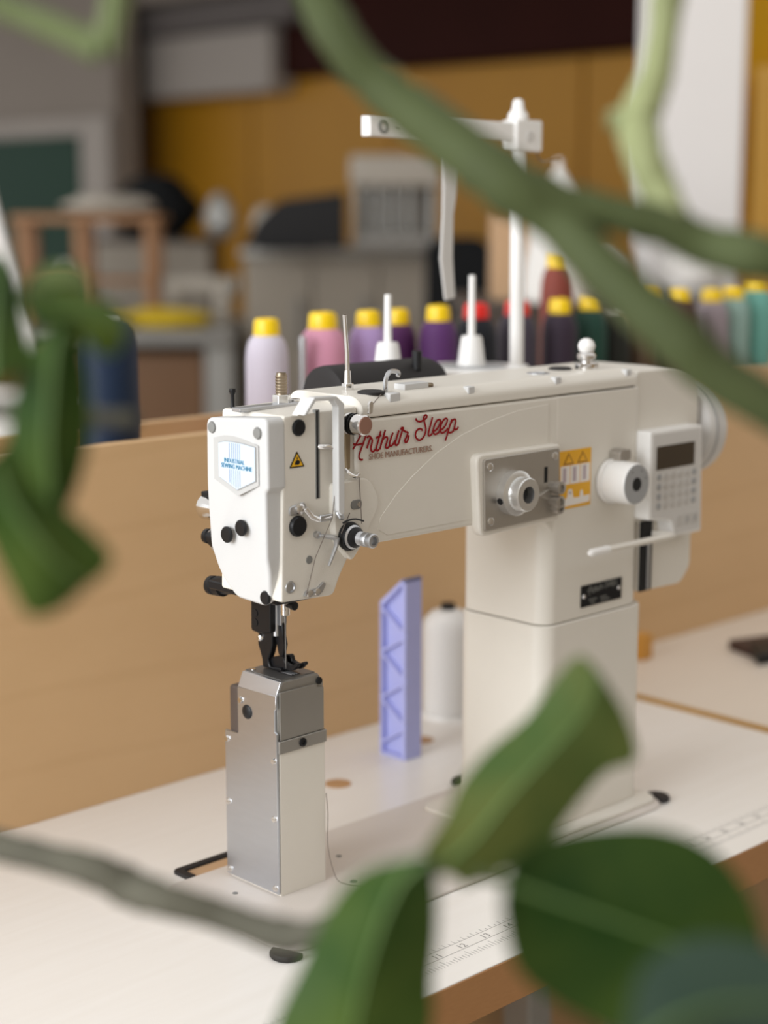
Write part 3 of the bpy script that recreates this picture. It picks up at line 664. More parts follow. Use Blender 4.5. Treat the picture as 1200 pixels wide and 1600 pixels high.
# black chair
ch = bgthing('office_chair', 'black padded office chair between the counter and the tan box', 'chair', 2.44, 2.12, FZ)
obj('backrest', bev(prism(B(), rrect(-0.085, 0.085, 0.62, 1.228, 0.045), 'XZ', -0.03, 0.03), 0.012, 2), 'charcoal', ch, local=True)
obj('seat', bev(box(B(), -0.22, 0.22, -0.42, 0.0, 0.45, 0.52), 0.02, 2), 'charcoal', ch, local=True)
obj('back_bracket', bev(box(B(), -0.03, 0.03, 0.03, 0.05, 0.46, 0.8), 0.004, 1), 'black', ch, local=True)
obj('gas_column', cyl(B(), (0, -0.2, 0.08), (0, -0.2, 0.45), 0.025), 'steel', ch, local=True)
for k in range(5):
    a = 2 * math.pi * k / 5
    obj('leg', tube(B(), [(0, -0.2, 0.1), (0.28 * math.cos(a), -0.2 + 0.28 * math.sin(a), 0.03)], [0.025, 0.03], 8), 'black', ch, local=True)

# low dark cabinet behind the thread row, things on it
lc = bgthing('low_cabinet', 'dark brown cabinet standing behind the row of thread cones', 'cabinet', 1.66, 1.02, FZ)
obj('carcass', bev(box(B(), -0.26, 0.36, -0.12, 0.24, 0, 1.12), 0.006, 1), 'cabinet_dark', lc, local=True)
obj('top_board', bev(box(B(), -0.27, 0.37, -0.13, 0.25, 1.12, 1.14), 0.004, 1), 'cabinet_dark', lc, local=True)
for x0 in (-0.25, 0.055):
    obj('door', bev(box(B(), x0, x0 + 0.295, -0.132, -0.12, 0.03, 1.09), 0.004, 1), 'cabinet_dark', lc, local=True)
LC = FZ + 1.14
bx_ = bgthing('cardboard_box', 'upright tan cardboard box beside the white thread stand pole', 'box', 1.555, 1.145, LC)
obj('carton', bev(box(B(), -0.04, 0.04, -0.06, 0.06, 0, 0.15), 0.003, 1), 'cardboard', bx_, local=True)
obj('flap', bev(box(B(), -0.04, 0.04, -0.06, -0.001, 0.15, 0.154), 0.001, 1), 'cardboard', bx_, local=True)
obj('flap', bev(box(B(), -0.04, 0.04, 0.001, 0.06, 0.15, 0.154), 0.001, 1), 'cardboard', bx_, local=True)
yc = bgthing('yarn_cone', 'tall white yarn cone with pointed tip behind the stand pole', 'yarn cone', 1.428, 0.932, LC)
obj('yarn', lathe(B(), (0, 0, 0.006), (0, 0, 1), [(0.052, 0), (0.058, 0.008), (0.056, 0.06), (0.043, 0.13), (0.026, 0.19), (0.014, 0.212), (0.008, 0.222)], 32), threadmat('white_yarn', (0.80, 0.78, 0.75)), yc, local=True)
obj('core', cyl(B(), (0, 0, 0), (0, 0, 0.245), 0.0065, 0.005, 16), 'white_plastic', yc, local=True)
blob('cloth_bundle', 'white soft cloth bundle on the dark cabinet below the pillar', 'cloth', 1.80, 0.92, LC, 0.06, 0.06, 0.052, 'white_cloth', 41, 0.06)
blob('rag_pile', 'grey brown rag pile between yarn cone and white bundle', 'cloth', 1.66, 1.04, LC, 0.055, 0.045, 0.05, 'pale_machine', 44, 0.14)

# ------------------------------------------------------------------ table
def table(name, label, x0, x1, y0, y1, topm, leg_x):
    t = thing(name, label, 'table', ((x0 + x1) / 2, (y0 + y1) / 2, FZ))
    obj('core_board', box(B(), x0, x1, y0 + 0.006, y1, TZ - 0.034, TZ - 0.0012), 'maple', t)
    obj('laminate', bev(box(B(), x0, x1, y0 + 0.0005, y1, TZ - 0.0012, TZ), 0.0004, 1), topm, t)
    obj('front_edge', bev(box(B(), x0, x1, y0, y0 + 0.006, TZ - 0.036, TZ - 0.0008), 0.0008, 1), 'beech', t)
    for x in leg_x:
        for y in (y0 + 0.07, y1 - 0.05):
            obj('leg', bev(box(B(), x - 0.02, x + 0.02, y - 0.02, y + 0.02, FZ, TZ - 0.034), 0.002, 1), 'silver_grey', t)
        obj('cross_rail', bev(box(B(), x - 0.015, x + 0.015, y0 + 0.09, y1 - 0.07, TZ - 0.09, TZ - 0.034), 0.002, 1), 'silver_grey', t)
    return t
T1 = table('sewing_table', 'pale laminate sewing table with beech front edge carrying the machine', -0.95, 0.636, -0.192, 0.2765, 'table_top', (-0.85, 0.56))
T2 = table('side_table', 'pale pinkish table top beyond the amber edge strip at right', 0.646, 2.1, -0.192, 0.2765, 'table_top2', (0.75, 1.95))
obj('edge_band', bev(box(B(), 0.636, 0.646, -0.192, 0.2765, TZ - 0.034, TZ + 0.003), 0.001, 1), 'amber_edge', T2)
# round beech plugs let into the table, black rimmed cut-out behind the post
for (x, y, r) in ((0.215, 0.167, 0.0125), (0.365, 0.204, 0.0115)):
    obj('wood_plug', cyl(B(), (x, y, TZ - 0.004), (x, y, TZ + 0.0006), r, b=0.0003, n=28), 'beech_round', T1)
obj('cutout_floor', box(B(), -0.020, 0.036, 0.0812, 0.0970, TZ - 0.0006, TZ + 0.0006), 'cardboard', T1)
tr_ = [(-0.0205, 0.060), (-0.0205, 0.0925), (-0.016, 0.0965), (0.20, 0.0965)]
bm = B()
prism(bm, fillet([(-0.0265, 0.0812), (-0.0265, 0.1035), (0.04, 0.1035), (0.04, 0.0965), (-0.0185, 0.0965), (-0.0185, 0.0812)], [0, .006, 0, 0, .003, 0]), 'XY', TZ - 0.001, TZ + 0.003)
obj('cutout_rim', bev(bm, 0.0008, 1), 'rubber', T1)
# printed ruler along the front edge
bm = B()
def tick(x, y, w, l): box(bm, x - w / 2, x + w / 2, y, y + l, TZ, TZ + 0.0001)
box(bm, -0.35, 0.60, -0.1585, -0.1581, TZ, TZ + 0.0001)
box(bm, -0.35, 0.60, -0.1480, -0.1477, TZ, TZ + 0.0001)
inch = 0.0254; x0 = 0.037 - 12 * inch
for i in range(-10, 16 * 33):
    x = x0 + i * inch / 16
    if not -0.34 < x < 0.59: continue
    if i % 2 == 0:
        tick(x, -0.1700, 0.0004, 0.0085 if i % 16 == 0 else (0.0065 if i % 8 == 0 else 0.0048))
for i in range(-60, 330):
    x = x0 + i * 0.005
    if -0.34 < x < 0.59: tick(x, -0.1478, 0.00035, 0.0046 if i % 2 == 0 else 0.0028)
obj('ruler_marks', bm, 'print', T1, wn=False)
bm = B()
for k in range(0, 34):
    x = x0 + k * inch
    if -0.30 < x < 0.58:
        tb = text_bm(str(k), 0.0085, (x + 0.001, -0.1568, TZ), '+Z', 0.0001)
        me = bpy.data.meshes.new('t'); tb.to_mesh(me); tb.free(); bm.from_mesh(me); bpy.data.meshes.remove(me)
obj('ruler_numbers', bm, 'print', T1, wn=False)

# plywood trough behind the tables
dv = thing('plywood_trough', 'long maple plywood divider trough behind the tables holding thread cones', 'divider', (0.6, 0.345, FZ))
obj('front_panel', bev(box(B(), -1.3, 2.2, 0.277, 0.289, FZ, 0.3225), 0.0012, 1), 'maple', dv)
obj('back_panel', bev(box(B(), -1.3, 2.2, 0.402, 0.414, FZ, 0.3185), 0.0012, 1), 'maple', dv)
obj('shelf', box(B(), -1.3, 2.2, 0.289, 0.402, 0.263, 0.275), 'maple', dv)

# thread cones in the trough
def cone(label, x, y, z, r, h, col, cap, group='thread cones in the plywood trough', capm=None):
    t = thing('thread_cone', label, 'thread cone', (x, y, z), 0, group)
    prof = [(r * 0.93, 0.003), (r, 0.008), (r, h * 0.45), (r * 0.99, h * 0.80), (r * 0.95, h * 0.88), (r * 0.85, h * 0.945), (r * 0.66, h * 0.99), (r * 0.50, h)]
    obj('thread', lathe(B(), (0, 0, 0), (0, 0, 1), prof, 32), threadmat('thread_' + label.split()[0], col), t, local=True, sharp=60)
    obj('core', cyl(B(), (0, 0, 0), (0, 0, h + 0.003), r * 0.44, r * 0.40, 20), 'white_plastic', t, local=True)
    if cap:
        cp = obj('cap', lathe(B(), (0, 0, h), (0, 0, 1), [(r * 0.60, -0.002), (r * 0.62, 0.001), (r * 0.58, 0.0125), (r * 0.50, 0.0155), (r * 0.30, 0.0160), (r * 0.28, 0.0135), (0, 0.0135)], 28), cap, t, local=True)
    return t
SH = 0.275
Yc, Rc = 'yellow_cap', 'red_cap'
for a in [
    ('dark navy blue thread cone standing alone at the left end of the trough', 0.090, 0.340, 0.0285, 0.150, (0.005, 0.017, 0.045), None),
    ('pale lilac thread cone with yellow cap, leftmost of the long row', 0.281, 0.340, 0.0215, 0.128, (0.62, 0.57, 0.66), Yc),
    ('pink thread cone with yellow cap beside the pale lilac one', 0.356, 0.340, 0.0245, 0.131, (0.66, 0.30, 0.42), Yc),
    ('light lavender thread cone with yellow cap right of the pink one', 0.420, 0.340, 0.0212, 0.130, (0.42, 0.29, 0.55), Yc),
    ('dark violet thread cone half hidden behind the lavender one', 0.495, 0.372, 0.0208, 0.127, (0.085, 0.018, 0.10), Yc),
    ('medium purple thread cone with yellow cap behind the spool pins', 0.513, 0.328, 0.0215, 0.132, (0.095, 0.028, 0.13), Yc),
    ('black thread cone with red cap behind the right spool pin', 0.584, 0.338, 0.0235, 0.131, (0.008, 0.010, 0.016), Rc),
    ('dark slate purple thread cone with red cap behind the stand pole', 0.655, 0.340, 0.0235, 0.131, (0.055, 0.045, 0.065), Rc),
    ('dark plum thread cone with yellow cap right of the stand pole', 0.722, 0.333, 0.0215, 0.131, (0.035, 0.022, 0.038), Yc),
    ('dark green thread cone with yellow cap', 0.784, 0.338, 0.0215, 0.132, (0.012, 0.055, 0.038), Yc),
    ('blackish green thread cone right beside the dark green one', 0.829, 0.338, 0.0205, 0.126, (0.014, 0.016, 0.012), None),
    ('tan beige thread cone behind the thick branch', 0.900, 0.376, 0.0205, 0.126, (0.33, 0.24, 0.16), None),
    ('brown thread cone behind the thick branch beside the tan one', 0.879, 0.330, 0.0205, 0.122, (0.085, 0.05, 0.025), None),
    ('slate blue grey thread cone with yellow cap behind the thick branch', 0.944, 0.372, 0.0205, 0.134, (0.20, 0.21, 0.26), Yc),
    ('dark maroon thread cone with yellow cap behind the thick branch', 0.949, 0.329, 0.0215, 0.135, (0.07, 0.012, 0.02), Yc),
    ('grey lilac thread cone with yellow cap beside the pale teal one', 1.035, 0.340, 0.0225, 0.132, (0.32, 0.27, 0.30), Yc),
    ('pale grey teal thread cone with yellow cap near the right edge', 1.084, 0.340, 0.0222, 0.134, (0.28, 0.42, 0.38), Yc),
    ('teal green thread cone, rightmost of the row', 1.137, 0.340, 0.0232, 0.143, (0.16, 0.42, 0.36), Yc),
]:
    cone(a[0], a[1], a[2], SH, a[3], a[4], a[5], a[6])
# a second layer: one cone stands on the others
cone('reddish brown thread cone with yellow cap taller than the plum one', 0.768, 0.377, SH, 0.0200, 0.182, (0.22, 0.05, 0.035), Yc)
# screw driver with clear shaft between lilac and pink
sd = thing('screwdriver', 'slim metal screwdriver with blue handle standing between lilac and pink cones', 'screwdriver', (0.315, 0.325, SH))
obj('shaft', cyl(B(), (0.315, 0.325, SH + 0.055), (0.315, 0.325, SH + 0.125), 0.0035), 'steel', sd)
obj('handle', cyl(B(), (0.315, 0.325, SH), (0.315, 0.325, SH + 0.055), 0.007, 0.006, b=0.001), mat('blue_handle', (0.02, 0.05, 0.25), 0.4), sd)

# small things on the tables
oc = tag(obj('wood_block', bev(box(B(), 0.765, 0.785, 0.232, 0.252, TZ, TZ + 0.03), 0.0015, 1), mat('orange_wood', (0.55, 0.26, 0.04), 0.5)), 'small orange wooden block on the side table near the column', 'block')
cl = thing('clip', 'black and brown leather strap clip lying on the side table', 'clip', (0.90, 0.155, TZ))
obj('leather_strip', bev(prism(B(), [(0.87, 0.15), (1.02, 0.115), (1.03, 0.145), (0.885, 0.195)], 'XY', TZ, TZ + 0.012), 0.002, 1), mat('dark_leather', (0.05, 0.022, 0.014), 0.6), cl)
obj('clip_body', bev(prism(B(), [(0.845, 0.125), (0.885, 0.115), (0.915, 0.150), (0.885, 0.165)], 'XY', TZ, TZ + 0.014), 0.002, 1), 'black', cl)

pb = thing('plastic_bracket', 'lavender plastic wedge bracket with zigzag ribs standing on the table', 'bracket', (0.317, 0.187, TZ))
xa, xb = 0.3055, 0.3285; ya, yb = 0.1695, 0.2045; zt, zs = 0.1775, 0.1475
obj('web', prism(B(), [(ya + .002, TZ + .002), (yb - .002, TZ + .002), (yb - .002, zs - .002), (ya + .006, zt - .004), (ya + .002, zt - .004)], 'YZ', xa + 0.007, xb), 'lavender', pb)
obj('front_wall', bev(box(B(), xa, xb, ya, ya + 0.0045, TZ, zt), 0.0006, 1), 'lavender', pb)
obj('rear_wall', bev(box(B(), xa, xb, yb - 0.003, yb, TZ, zs), 0.0006, 1), 'lavender', pb)
obj('bottom_wall', bev(box(B(), xa, xb, ya + 0.0045, yb - 0.003, TZ, TZ + 0.003), 0.0006, 1), 'lavender', pb)
obj('slanted_top', bev(prism(B(), [(yb, zs), (yb, zs + .003), (ya + .004, zt), (ya, zt), (ya, zt - .003), (ya + .003, zt - .004), (yb - .003, zs - .001)], 'YZ', xa, xb), 0.0004, 1), 'lavender', pb)
zz = [(yb, 0.146), (ya, 0.121), (yb, 0.100), (ya, 0.076), (yb, 0.054), (ya, 0.030), (yb, 0.008)]
for (y1, z1), (y2, z2) in zip(zz, zz[1:]):
    d = Vector((y2 - y1, z2 - z1)).normalized(); q = Vector((-d.y, d.x)) * 0.0013
    obj('rib', prism(B(), [(y1 + q.x, z1 + q.y), (y2 + q.x, z2 + q.y), (y2 - q.x, z2 - q.y), (y1 - q.x, z1 - q.y)], 'YZ', xa + 0.0006, xa + 0.008), 'lavender', pb)

ws = thing('thread_spool', 'white thread cone standing on the table behind the machine column', 'thread cone', (0.447, 0.2475, TZ))
obj('thread', lathe(B(), (0.447, 0.2475, TZ + 0.004), (0, 0, 1), [(0.025, 0), (0.0272, 0.004), (0.0272, 0.09), (0.0262, 0.099), (0.018, 0.108), (0.011, 0.111)], 36), threadmat('white_thread', (0.80, 0.79, 0.77)), ws, sharp=60)
obj('core', cyl(B(), (0.447, 0.2475, TZ), (0.447, 0.2475, TZ + 0.121), 0.0085, 0.0075, 20), 'black', ws)
obj('base_flange', cyl(B(), (0.447, 0.2475, TZ), (0.447, 0.2475, TZ + 0.004), 0.0285, 0.0275, 28), 'white_plastic', ws)

# ------------------------------------------------------------------ the post-bed sewing machine
SM = thing('sewing_machine', 'cream post bed industrial sewing machine with red script lettering', 'sewing machine', (0.17, 0.0, TZ))

# bed plate with rubber corners
bed = obj('bed', bev(prism(B(), rrect(-0.060, 0.392, -0.082, 0.0800, 0.022, 6), 'XY', TZ, 0.0), 0.0016, 2), 'bed_enamel', SM)
obj('bed_skirt', bev(prism(B(), rrect(0.215, 0.389, -0.074, 0.062, 0.014, 5), 'XY', -0.001, 0.0045), 0.003, 2), 'enamel', SM)
for (x, y, a) in ((-0.060, -0.078, 200), (0.393, -0.066, -20), (0.300, 0.084, 80)):
    obj('corner_cushion', bev(prism(B(), [(x + 0.013 * math.cos(math.radians(a + t)), y + 0.013 * math.sin(math.radians(a + t))) for t in (-95, -60, -30, 0, 30, 60, 95)], 'XY', TZ + 0.0001, TZ + 0.0045), 0.001, 1), 'rubber', SM)
for (x, y, r) in ((-0.020, 0.030, 0.0022), (0.062, -0.018, 0.003), (0.090, 0.030, 0.0025)):
    obj('bed_screw', cyl(B(), (x, y, -0.001), (x, y, 0.0004), r, n=14), 'plug_grey', SM)

# post
obj('post_body', bev(box(B(), 0.0015, 0.0490, 0.0, 0.0625, -0.001, 0.1185), 0.0016, 2), 'enamel', SM)
obj('post_head', bev(prism(B(), [(0.0012, 0.1185), (0.0482, 0.1185), (0.0482, 0.1640), (0.0425, 0.1715), (0.0060, 0.1715), (0.0012, 0.1640)], 'XZ', 0.0012, 0.0475), 0.0008, 1), 'post_upper', SM)
obj('post_rear', bev(box(B(), 0.0012, 0.0482, 0.0470, 0.0605, 0.1185, 0.1590), 0.003, 2), 'post_inner', SM)
sp = obj('post_side_plate', bev(prism(B(), [(0.0632, 0.002), (0.0632, 0.1217), (0.0468, 0.1222), (0.0468, 0.1600), (0.0008, 0.1618), (0.0008, 0.1515), (0.0024, 0.1500), (0.0024, 0.1330), (0.0004, 0.1310), (0.0, 0.002)], 'YZ', -0.0010, 0.0012), 0.0004, 1), 'post_steel', SM)
obj('post_bevel_plate', bev(prism(B(), [(-0.0010, 0.1603), (0.0014, 0.1603), (0.0066, 0.1700), (0.0066, 0.1718), (0.0040, 0.1718)], 'XZ', 0.0010, 0.0462), 0.0003, 1), 'post_steel', SM)
for (y, z) in ((0.0429, 0.1500), (0.0605, 0.1148), (0.0600, 0.0628), (0.0598, 0.0062), (0.0040, 0.1094), (0.0040, 0.0627), (0.0038, 0.0062)):
    bm = cyl(B(), (-0.0008, y, z), (-0.0023, y, z), 0.0029, 0.0021, 14)
    box(bm, -0.0025, -0.0021, y - 0.0015, y + 0.0013, z - 0.0003, z + 0.0003)
    obj('screw', bm, 'chrome', sp)
obj('plate_button', lathe(B(), (-0.0008, 0.0350, 0.1421), (-1, 0, 0), [(0.0058, 0), (0.0056, 0.0008), (0.0040, 0.0018), (0, 0.0022)], 22), 'black', sp)
obj('post_slide_plate', bev(prism(B(), [(0.0022, 0.1258), (0.0470, 0.1258), (0.0470, 0.1600), (0.0400, 0.1612), (0.0390, 0.1640), (0.0022, 0.1640)], 'XZ', -0.0006, 0.0012), 0.0003, 1), 'post_upper', SM)
bd = obj('post_band', bev(box(B(), 0.0004, 0.0488, -0.0018, 0.0012, 0.1156, 0.1256), 0.0004, 1), 'post_upper', SM)
obj('screw', lathe(B(), (0.0237, -0.0016, 0.1206), (0, -1, 0), [(0.0036, 0), (0.0034, 0.0012), (0.0018, 0.0014), (0.0016, 0.0006), (0, 0.0006)], 18), 'black', bd)
obj('screw', lathe(B(), (0.0432, 0.0010, 0.1655), (0, -1, 0), [(0.0030, 0), (0.0028, 0.0012), (0, 0.0012)], 16), 'black', bd)
tp = obj('throat_plate', bev(box(B(), 0.0072, 0.0418, 0.0040, 0.0465, 0.1712, 0.1724), 0.0003, 1), 'dark_steel', SM)
obj('feed_slot', box(B(), 0.0200, 0.0290, 0.0070, 0.0240, 0.1722, 0.1727), 'black', tp)
for k in range(3):
    obj('feed_row', bev(box(B(), 0.0212 + k * 0.0026, 0.0226 + k * 0.0026, 0.008, 0.022, 0.1724, 0.1732), 0.0002, 1), 'steel', tp)
for (x, y) in ((0.0115, 0.0420), (0.0370, 0.0420)):
    obj('screw', cyl(B(), (x, y, 0.1720), (x, y, 0.1729), 0.0022, n=14), 'chrome', tp)

# column, arm, covers
obj('column_base', bev(prism(B(), rrect(0.2405, 0.3790, -0.0595, 0.0415, 0.016, 7), 'XY', 0.004, 0.1830), 0.0010, 1), 'enamel', SM)
obj('column', bev(prism(B(), rrect(0.2425, 0.3712, -0.0580, 0.0400, 0.014, 7), 'XY', 0.1836, 0.3750), 0.0008, 1), 'enamel', SM)
arm_out = fillet([(0.030, 0.3755), (0.030, 0.2815), (0.232, 0.2805), (0.252, 0.260), (0.262, 0.3755)], [0, 0.004, 0.02, 0, 0])
obj('arm', bev(prism(B(), arm_out, 'XZ', -0.0577, 0.0235), 0.0035, 3), 'enamel', SM)
sw = [(0.0526, 0.3006), (0.0690, 0.3160), (0.0868, 0.3285), (0.1120, 0.3430), (0.1392, 0.3542), (0.1720, 0.3625), (0.2059, 0.3680), (0.2430, 0.3700), (0.2430, 0.2865), (0.0600, 0.2865), (0.0505, 0.2920)]
obj('arm_swell', bev(prism(B(), sw, 'XZ', -0.0582, -0.0560), 0.00045, 2), 'enamel', SM)
tcv = obj('top_cover', bev(prism(B(), fillet([(-0.0578, 0.3764), (-0.0578, 0.3850), (-0.0490, 0.3915), (0.0160, 0.3915), (0.0235, 0.3860), (0.0235, 0.3764)], [0, .004, .006, .006, .004, 0]), 'YZ', 0.0345, 0.3592), 0.0008, 1), 'enamel', SM)
for x in (0.148, 0.252, 0.345):
    obj('cover_notch', bev(prism(B(), fillet([(x, -0.0570), (x + 0.009, -0.0565), (x + 0.007, -0.0500), (x + 0.001, -0.0500)], 0.002), 'XY', 0.3850, 0.3908), 0.0006, 1), 'cap_white', tcv)
for (x, y, r) in ((0.0600, -0.0410, 0.0105), (0.3021, -0.0198, 0.0100)):
    obj('plug', lathe(B(), (x, y, 0.3910), (0, 0, 1), [(r, 0), (r, 0.0018), (r * 0.8, 0.0026), (0, 0.0026)], 24), 'rubber', tcv)
obj('oil_window', lathe(B(), (0.262, -0.030, 0.3910), (0, 0, 1), [(0.010, 0), (0.0095, 0.0012), (0.006, 0.0016), (0.0055, 0.0008), (0, 0.0008)], 24), 'steel', tcv)
# thread post, wire hook and tension release on the cover
tpp = obj('thread_post', tube(B(), [(0.0634, -0.0114, 0.3910), (0.0632, -0.0112, 0.420), (0.0612, -0.0106, 0.448)], [0.0019, 0.0017, 0.0015], 10), 'chrome', SM)
obj('nut', bev(cyl(B(), (0.0634, -0.0114, 0.3908), (0.0634, -0.0114, 0.3965), 0.0048, n=6), 0.0005, 1), 'chrome', tpp)
obj('collar', cyl(B(), (0.0634, -0.0114, 0.3965), (0.0634, -0.0114, 0.4060), 0.0030, 0.0024, 12), 'chrome', tpp)
obj('wire_hook', bev(tube(B(), [(0.0740, -0.0420, 0.3900), (0.0738, -0.0418, 0.3990), (0.0775, -0.0405, 0.4045), (0.0850, -0.0370, 0.4060), (0.0960, -0.0330, 0.4040), (0.0955, -0.0330, 0.4010)], 0.0018, 6, k=3), 0.0001, 1), 'steel', SM)
tr = obj('tension_release', bev(box(B(), 0.092, 0.118, -0.044, -0.032, 0.3912, 0.3960), 0.001, 2), 'cap_white', SM)
obj('release_tip', bev(box(B(), 0.118, 0.126, -0.042, -0.034, 0.3912, 0.3945), 0.001, 1), 'brass', tr)
obj('release_shoe', bev(prism(B(), [(0.0640, -0.0565), (0.0760, -0.0560), (0.0760, -0.0480), (0.0640, -0.0480)], 'XY', 0.3835, 0.3920), 0.0008, 1), 'cap_white', tr)
kb = obj('lift_knob', lathe(B(), (0.3243, -0.0300, 0.3905), (0, 0, 1), [(0.0085, 0), (0.0085, 0.003), (0.0045, 0.0045), (0.0045, 0.008), (0.0075, 0.0095), (0.0080, 0.013), (0.0065, 0.0145)], 22), 'chrome', SM)
obj('ball', lathe(B(), (0.3243, -0.0300, 0.4045), (0, 0, 1), [(0.0035, 0), (0.0062, 0.002), (0.0075, 0.0062), (0.0058, 0.0105), (0.003, 0.0125), (0, 0.013)], 20), 'white_plastic', kb)
obj('lug', bev(box(B(), 0.312, 0.338, -0.033, -0.027, 0.3912, 0.3965), 0.001, 1), 'chrome', kb)
# small motor roll behind the arm
rm = obj('rear_motor', lathe(B(), (0.112, 0.0720, 0.3745), (1, 0, 0), [(0.016, 0), (0.0255, 0.002), (0.0262, 0.006), (0.0262, 0.118), (0.0235, 0.126), (0.010, 0.128)], 36), 'rubber', SM)
obj('motor_bracket', bev(box(B(), 0.150, 0.205, 0.0230, 0.0560, 0.345, 0.372), 0.002, 1), 'enamel', rm)
obj('motor_pin', cyl(B(), (0.205, 0.055, 0.3930), (0.205, 0.055, 0.4085), 0.0042, n=14), 'black', rm)

# motor housing and handwheel at the far end
mh = obj('motor_housing', bev(prism(B(), fillet([(0.3602, 0.3885), (0.4200, 0.3880), (0.4480, 0.3800), (0.4525, 0.3700), (0.4525, 0.2400), (0.4480, 0.2330), (0.4480, 0.2050), (0.4340, 0.1909), (0.3712, 0.1925), (0.3712, 0.2548), (0.3602, 0.2600)], [.004, .01, .01, .01, .004, 0, .006, .006, .002, 0, 0]), 'XZ', -0.0560, 0.0330), 0.0035, 3), 'enamel', SM)
obj('connector_slot', bev(box(B(), 0.3716, 0.3880, -0.0580, -0.050, 0.1925, 0.2560), 0.0008, 1), 'black', mh)
obj('connector_rail', bev(box(B(), 0.3800, 0.3835, -0.0592, -0.0575, 0.1940, 0.2380), 0.0004, 1), 'steel', mh)
obj('split_cover', bev(box(B(), 0.3592, 0.3606, -0.0568, 0.030, 0.255, 0.3860), 0.0003, 1), 'enamel_light', mh)
hw = obj('handwheel', lathe(B(), (0.4525, -0.0195, 0.3280), (1, 0, 0), [(0.022, 0), (0.022, 0.006), (0.0435, 0.010), (0.0460, 0.014), (0.0462, 0.026), (0.0450, 0.034), (0.0400, 0.036), (0.030, 0.033), (0, 0.033)], 44), 'grey_plastic', SM)
obj('wheel_groove', lathe(B(), (0.4525, -0.0195, 0.3280), (1, 0, 0), [(0.0464, 0.0165), (0.0466, 0.0175), (0.0464, 0.0195)], 44), 'mid_grey', hw)
obj('wheel_cap', lathe(B(), (0.4525, -0.0195, 0.3280), (1, 0, 0), [(0.016, 0.032), (0.016, 0.037), (0.012, 0.039), (0, 0.039)], 28), 'mid_grey', hw)

# control panel
cp = obj('control_panel', bev(prism(B(), fillet([(0.3620, 0.3370), (0.4370, 0.3370), (0.4405, 0.2405), (0.4000, 0.2410), (0.3945, 0.2560), (0.3620, 0.2600)], [.002, .002, .002, .002, .004, .002]), 'XZ', -0.0720, -0.0540), 0.0014, 2), 'white_plastic', SM)
obj('front_sheet', bev(prism(B(), fillet([(0.3650, 0.3345), (0.4345, 0.3345), (0.4380, 0.2432), (0.4010, 0.2435), (0.3955, 0.2578), (0.3655, 0.2618)], [.001, .001, .001, .001, .003, .001]), 'XZ', -0.0724, -0.0718), 0.0001, 1), 'grey_plastic', cp)
obj('screen', bev(box(B(), 0.3706, 0.4256, -0.0729, -0.0722, 0.3030, 0.3236), 0.0002, 1), 'screen', cp)
for r in range(4):
    for c in range(6):
        x = 0.3752 + c * 0.0102; z = 0.2965 - r * 0.0085 + c * 0.0
        rad = 0.0030 if c in (0, 5) else 0.0036
        obj('key', lathe(B(), (x, -0.0722, z), (0, -1, 0), [(rad, 0), (rad, 0.0006), (rad * .8, 0.0009), (0, 0.0009)], 14), 'mid_grey' if (c in (0, 5)) else 'key_grey', cp)
for k in range(3):
    x = 0.4060 + k * 0.0115
    ky = obj('key', bev(box(B(), x - 0.0042, x + 0.0042, -0.0730, -0.0722, 0.2495, 0.2590), 0.0003, 1), 'key_grey', cp)
    if k > 0: obj('key_mark', bev(prism(B(), [(x - 0.001, 0.2520), (x + 0.001, 0.2525), (x + 0.0022, 0.2565), (x - 0.0008, 0.2570)], 'XZ', -0.0733, -0.0728), 0.0001, 1), 'mid_grey', cp)
# reverse lever
rl = obj('reverse_lever', tube(B(), [(0.3860, -0.0600, 0.2440), (0.3860, -0.0790, 0.2450), (0.3700, -0.0820, 0.2455), (0.3200, -0.0820, 0.2458), (0.2900, -0.0820, 0.2460)], 0.0032, 10, k=3, flat=(1, 1, 0.9)), 'enamel', SM)
obj('lever_grip', lathe(B(), (0.2905, -0.0820, 0.2460), (-1, 0, 0), [(0.0034, -0.004), (0.0037, 0), (0.0032, 0.003), (0.0037, 0.006), (0.0032, 0.009), (0.0037, 0.012), (0.0032, 0.015), (0.0036, 0.018), (0.002, 0.021)], 14), 'white_plastic', rl)
# stitch dial
dl = obj('stitch_dial', lathe(B(), (0.3243, -0.0580, 0.2980), (0, -1, 0), [(0.0165, 0), (0.0190, 0.001), (0.0192, 0.005), (0.0170, 0.0056), (0.0170, 0.0068), (0.0180, 0.0075), (0.0180, 0.0260), (0.0170, 0.0285), (0.015, 0.0288)], 44), 'white_plastic', SM)
obj('dial_face', lathe(B(), (0.3243, -0.0866, 0.2980), (0, -1, 0), [(0.0168, 0), (0.0166, 0.0006), (0.006, 0.0006)], 40), 'mid_grey', dl)
obj('dial_bore', lathe(B(), (0.3243, -0.0866, 0.2980), (0, -1, 0), [(0.0060, 0.0), (0.0058, 0.0009), (0.0, 0.0009)], 24), 'black', dl)
for a in (60, 120, 20):
    obj('dial_tick', cyl(B(), (0.3243 + 0.0125 * math.cos(math.radians(a)), -0.0870, 0.2980 + 0.0125 * math.sin(math.radians(a))), (0.3243 + 0.0125 * math.cos(math.radians(a)), -0.0876, 0.2980 + 0.0125 * math.sin(math.radians(a))), 0.0009, n=8), 'plug_grey', dl)
obj('dial_lock', bev(prism(B(), fillet([(0.3230, 0.3130), (0.3225, 0.3235), (0.3280, 0.3255), (0.3380, 0.3245), (0.3380, 0.3160), (0.3260, 0.3140)], 0.002), 'XZ', -0.0700, -0.0580), 0.001, 2), 'steel_flat', dl)

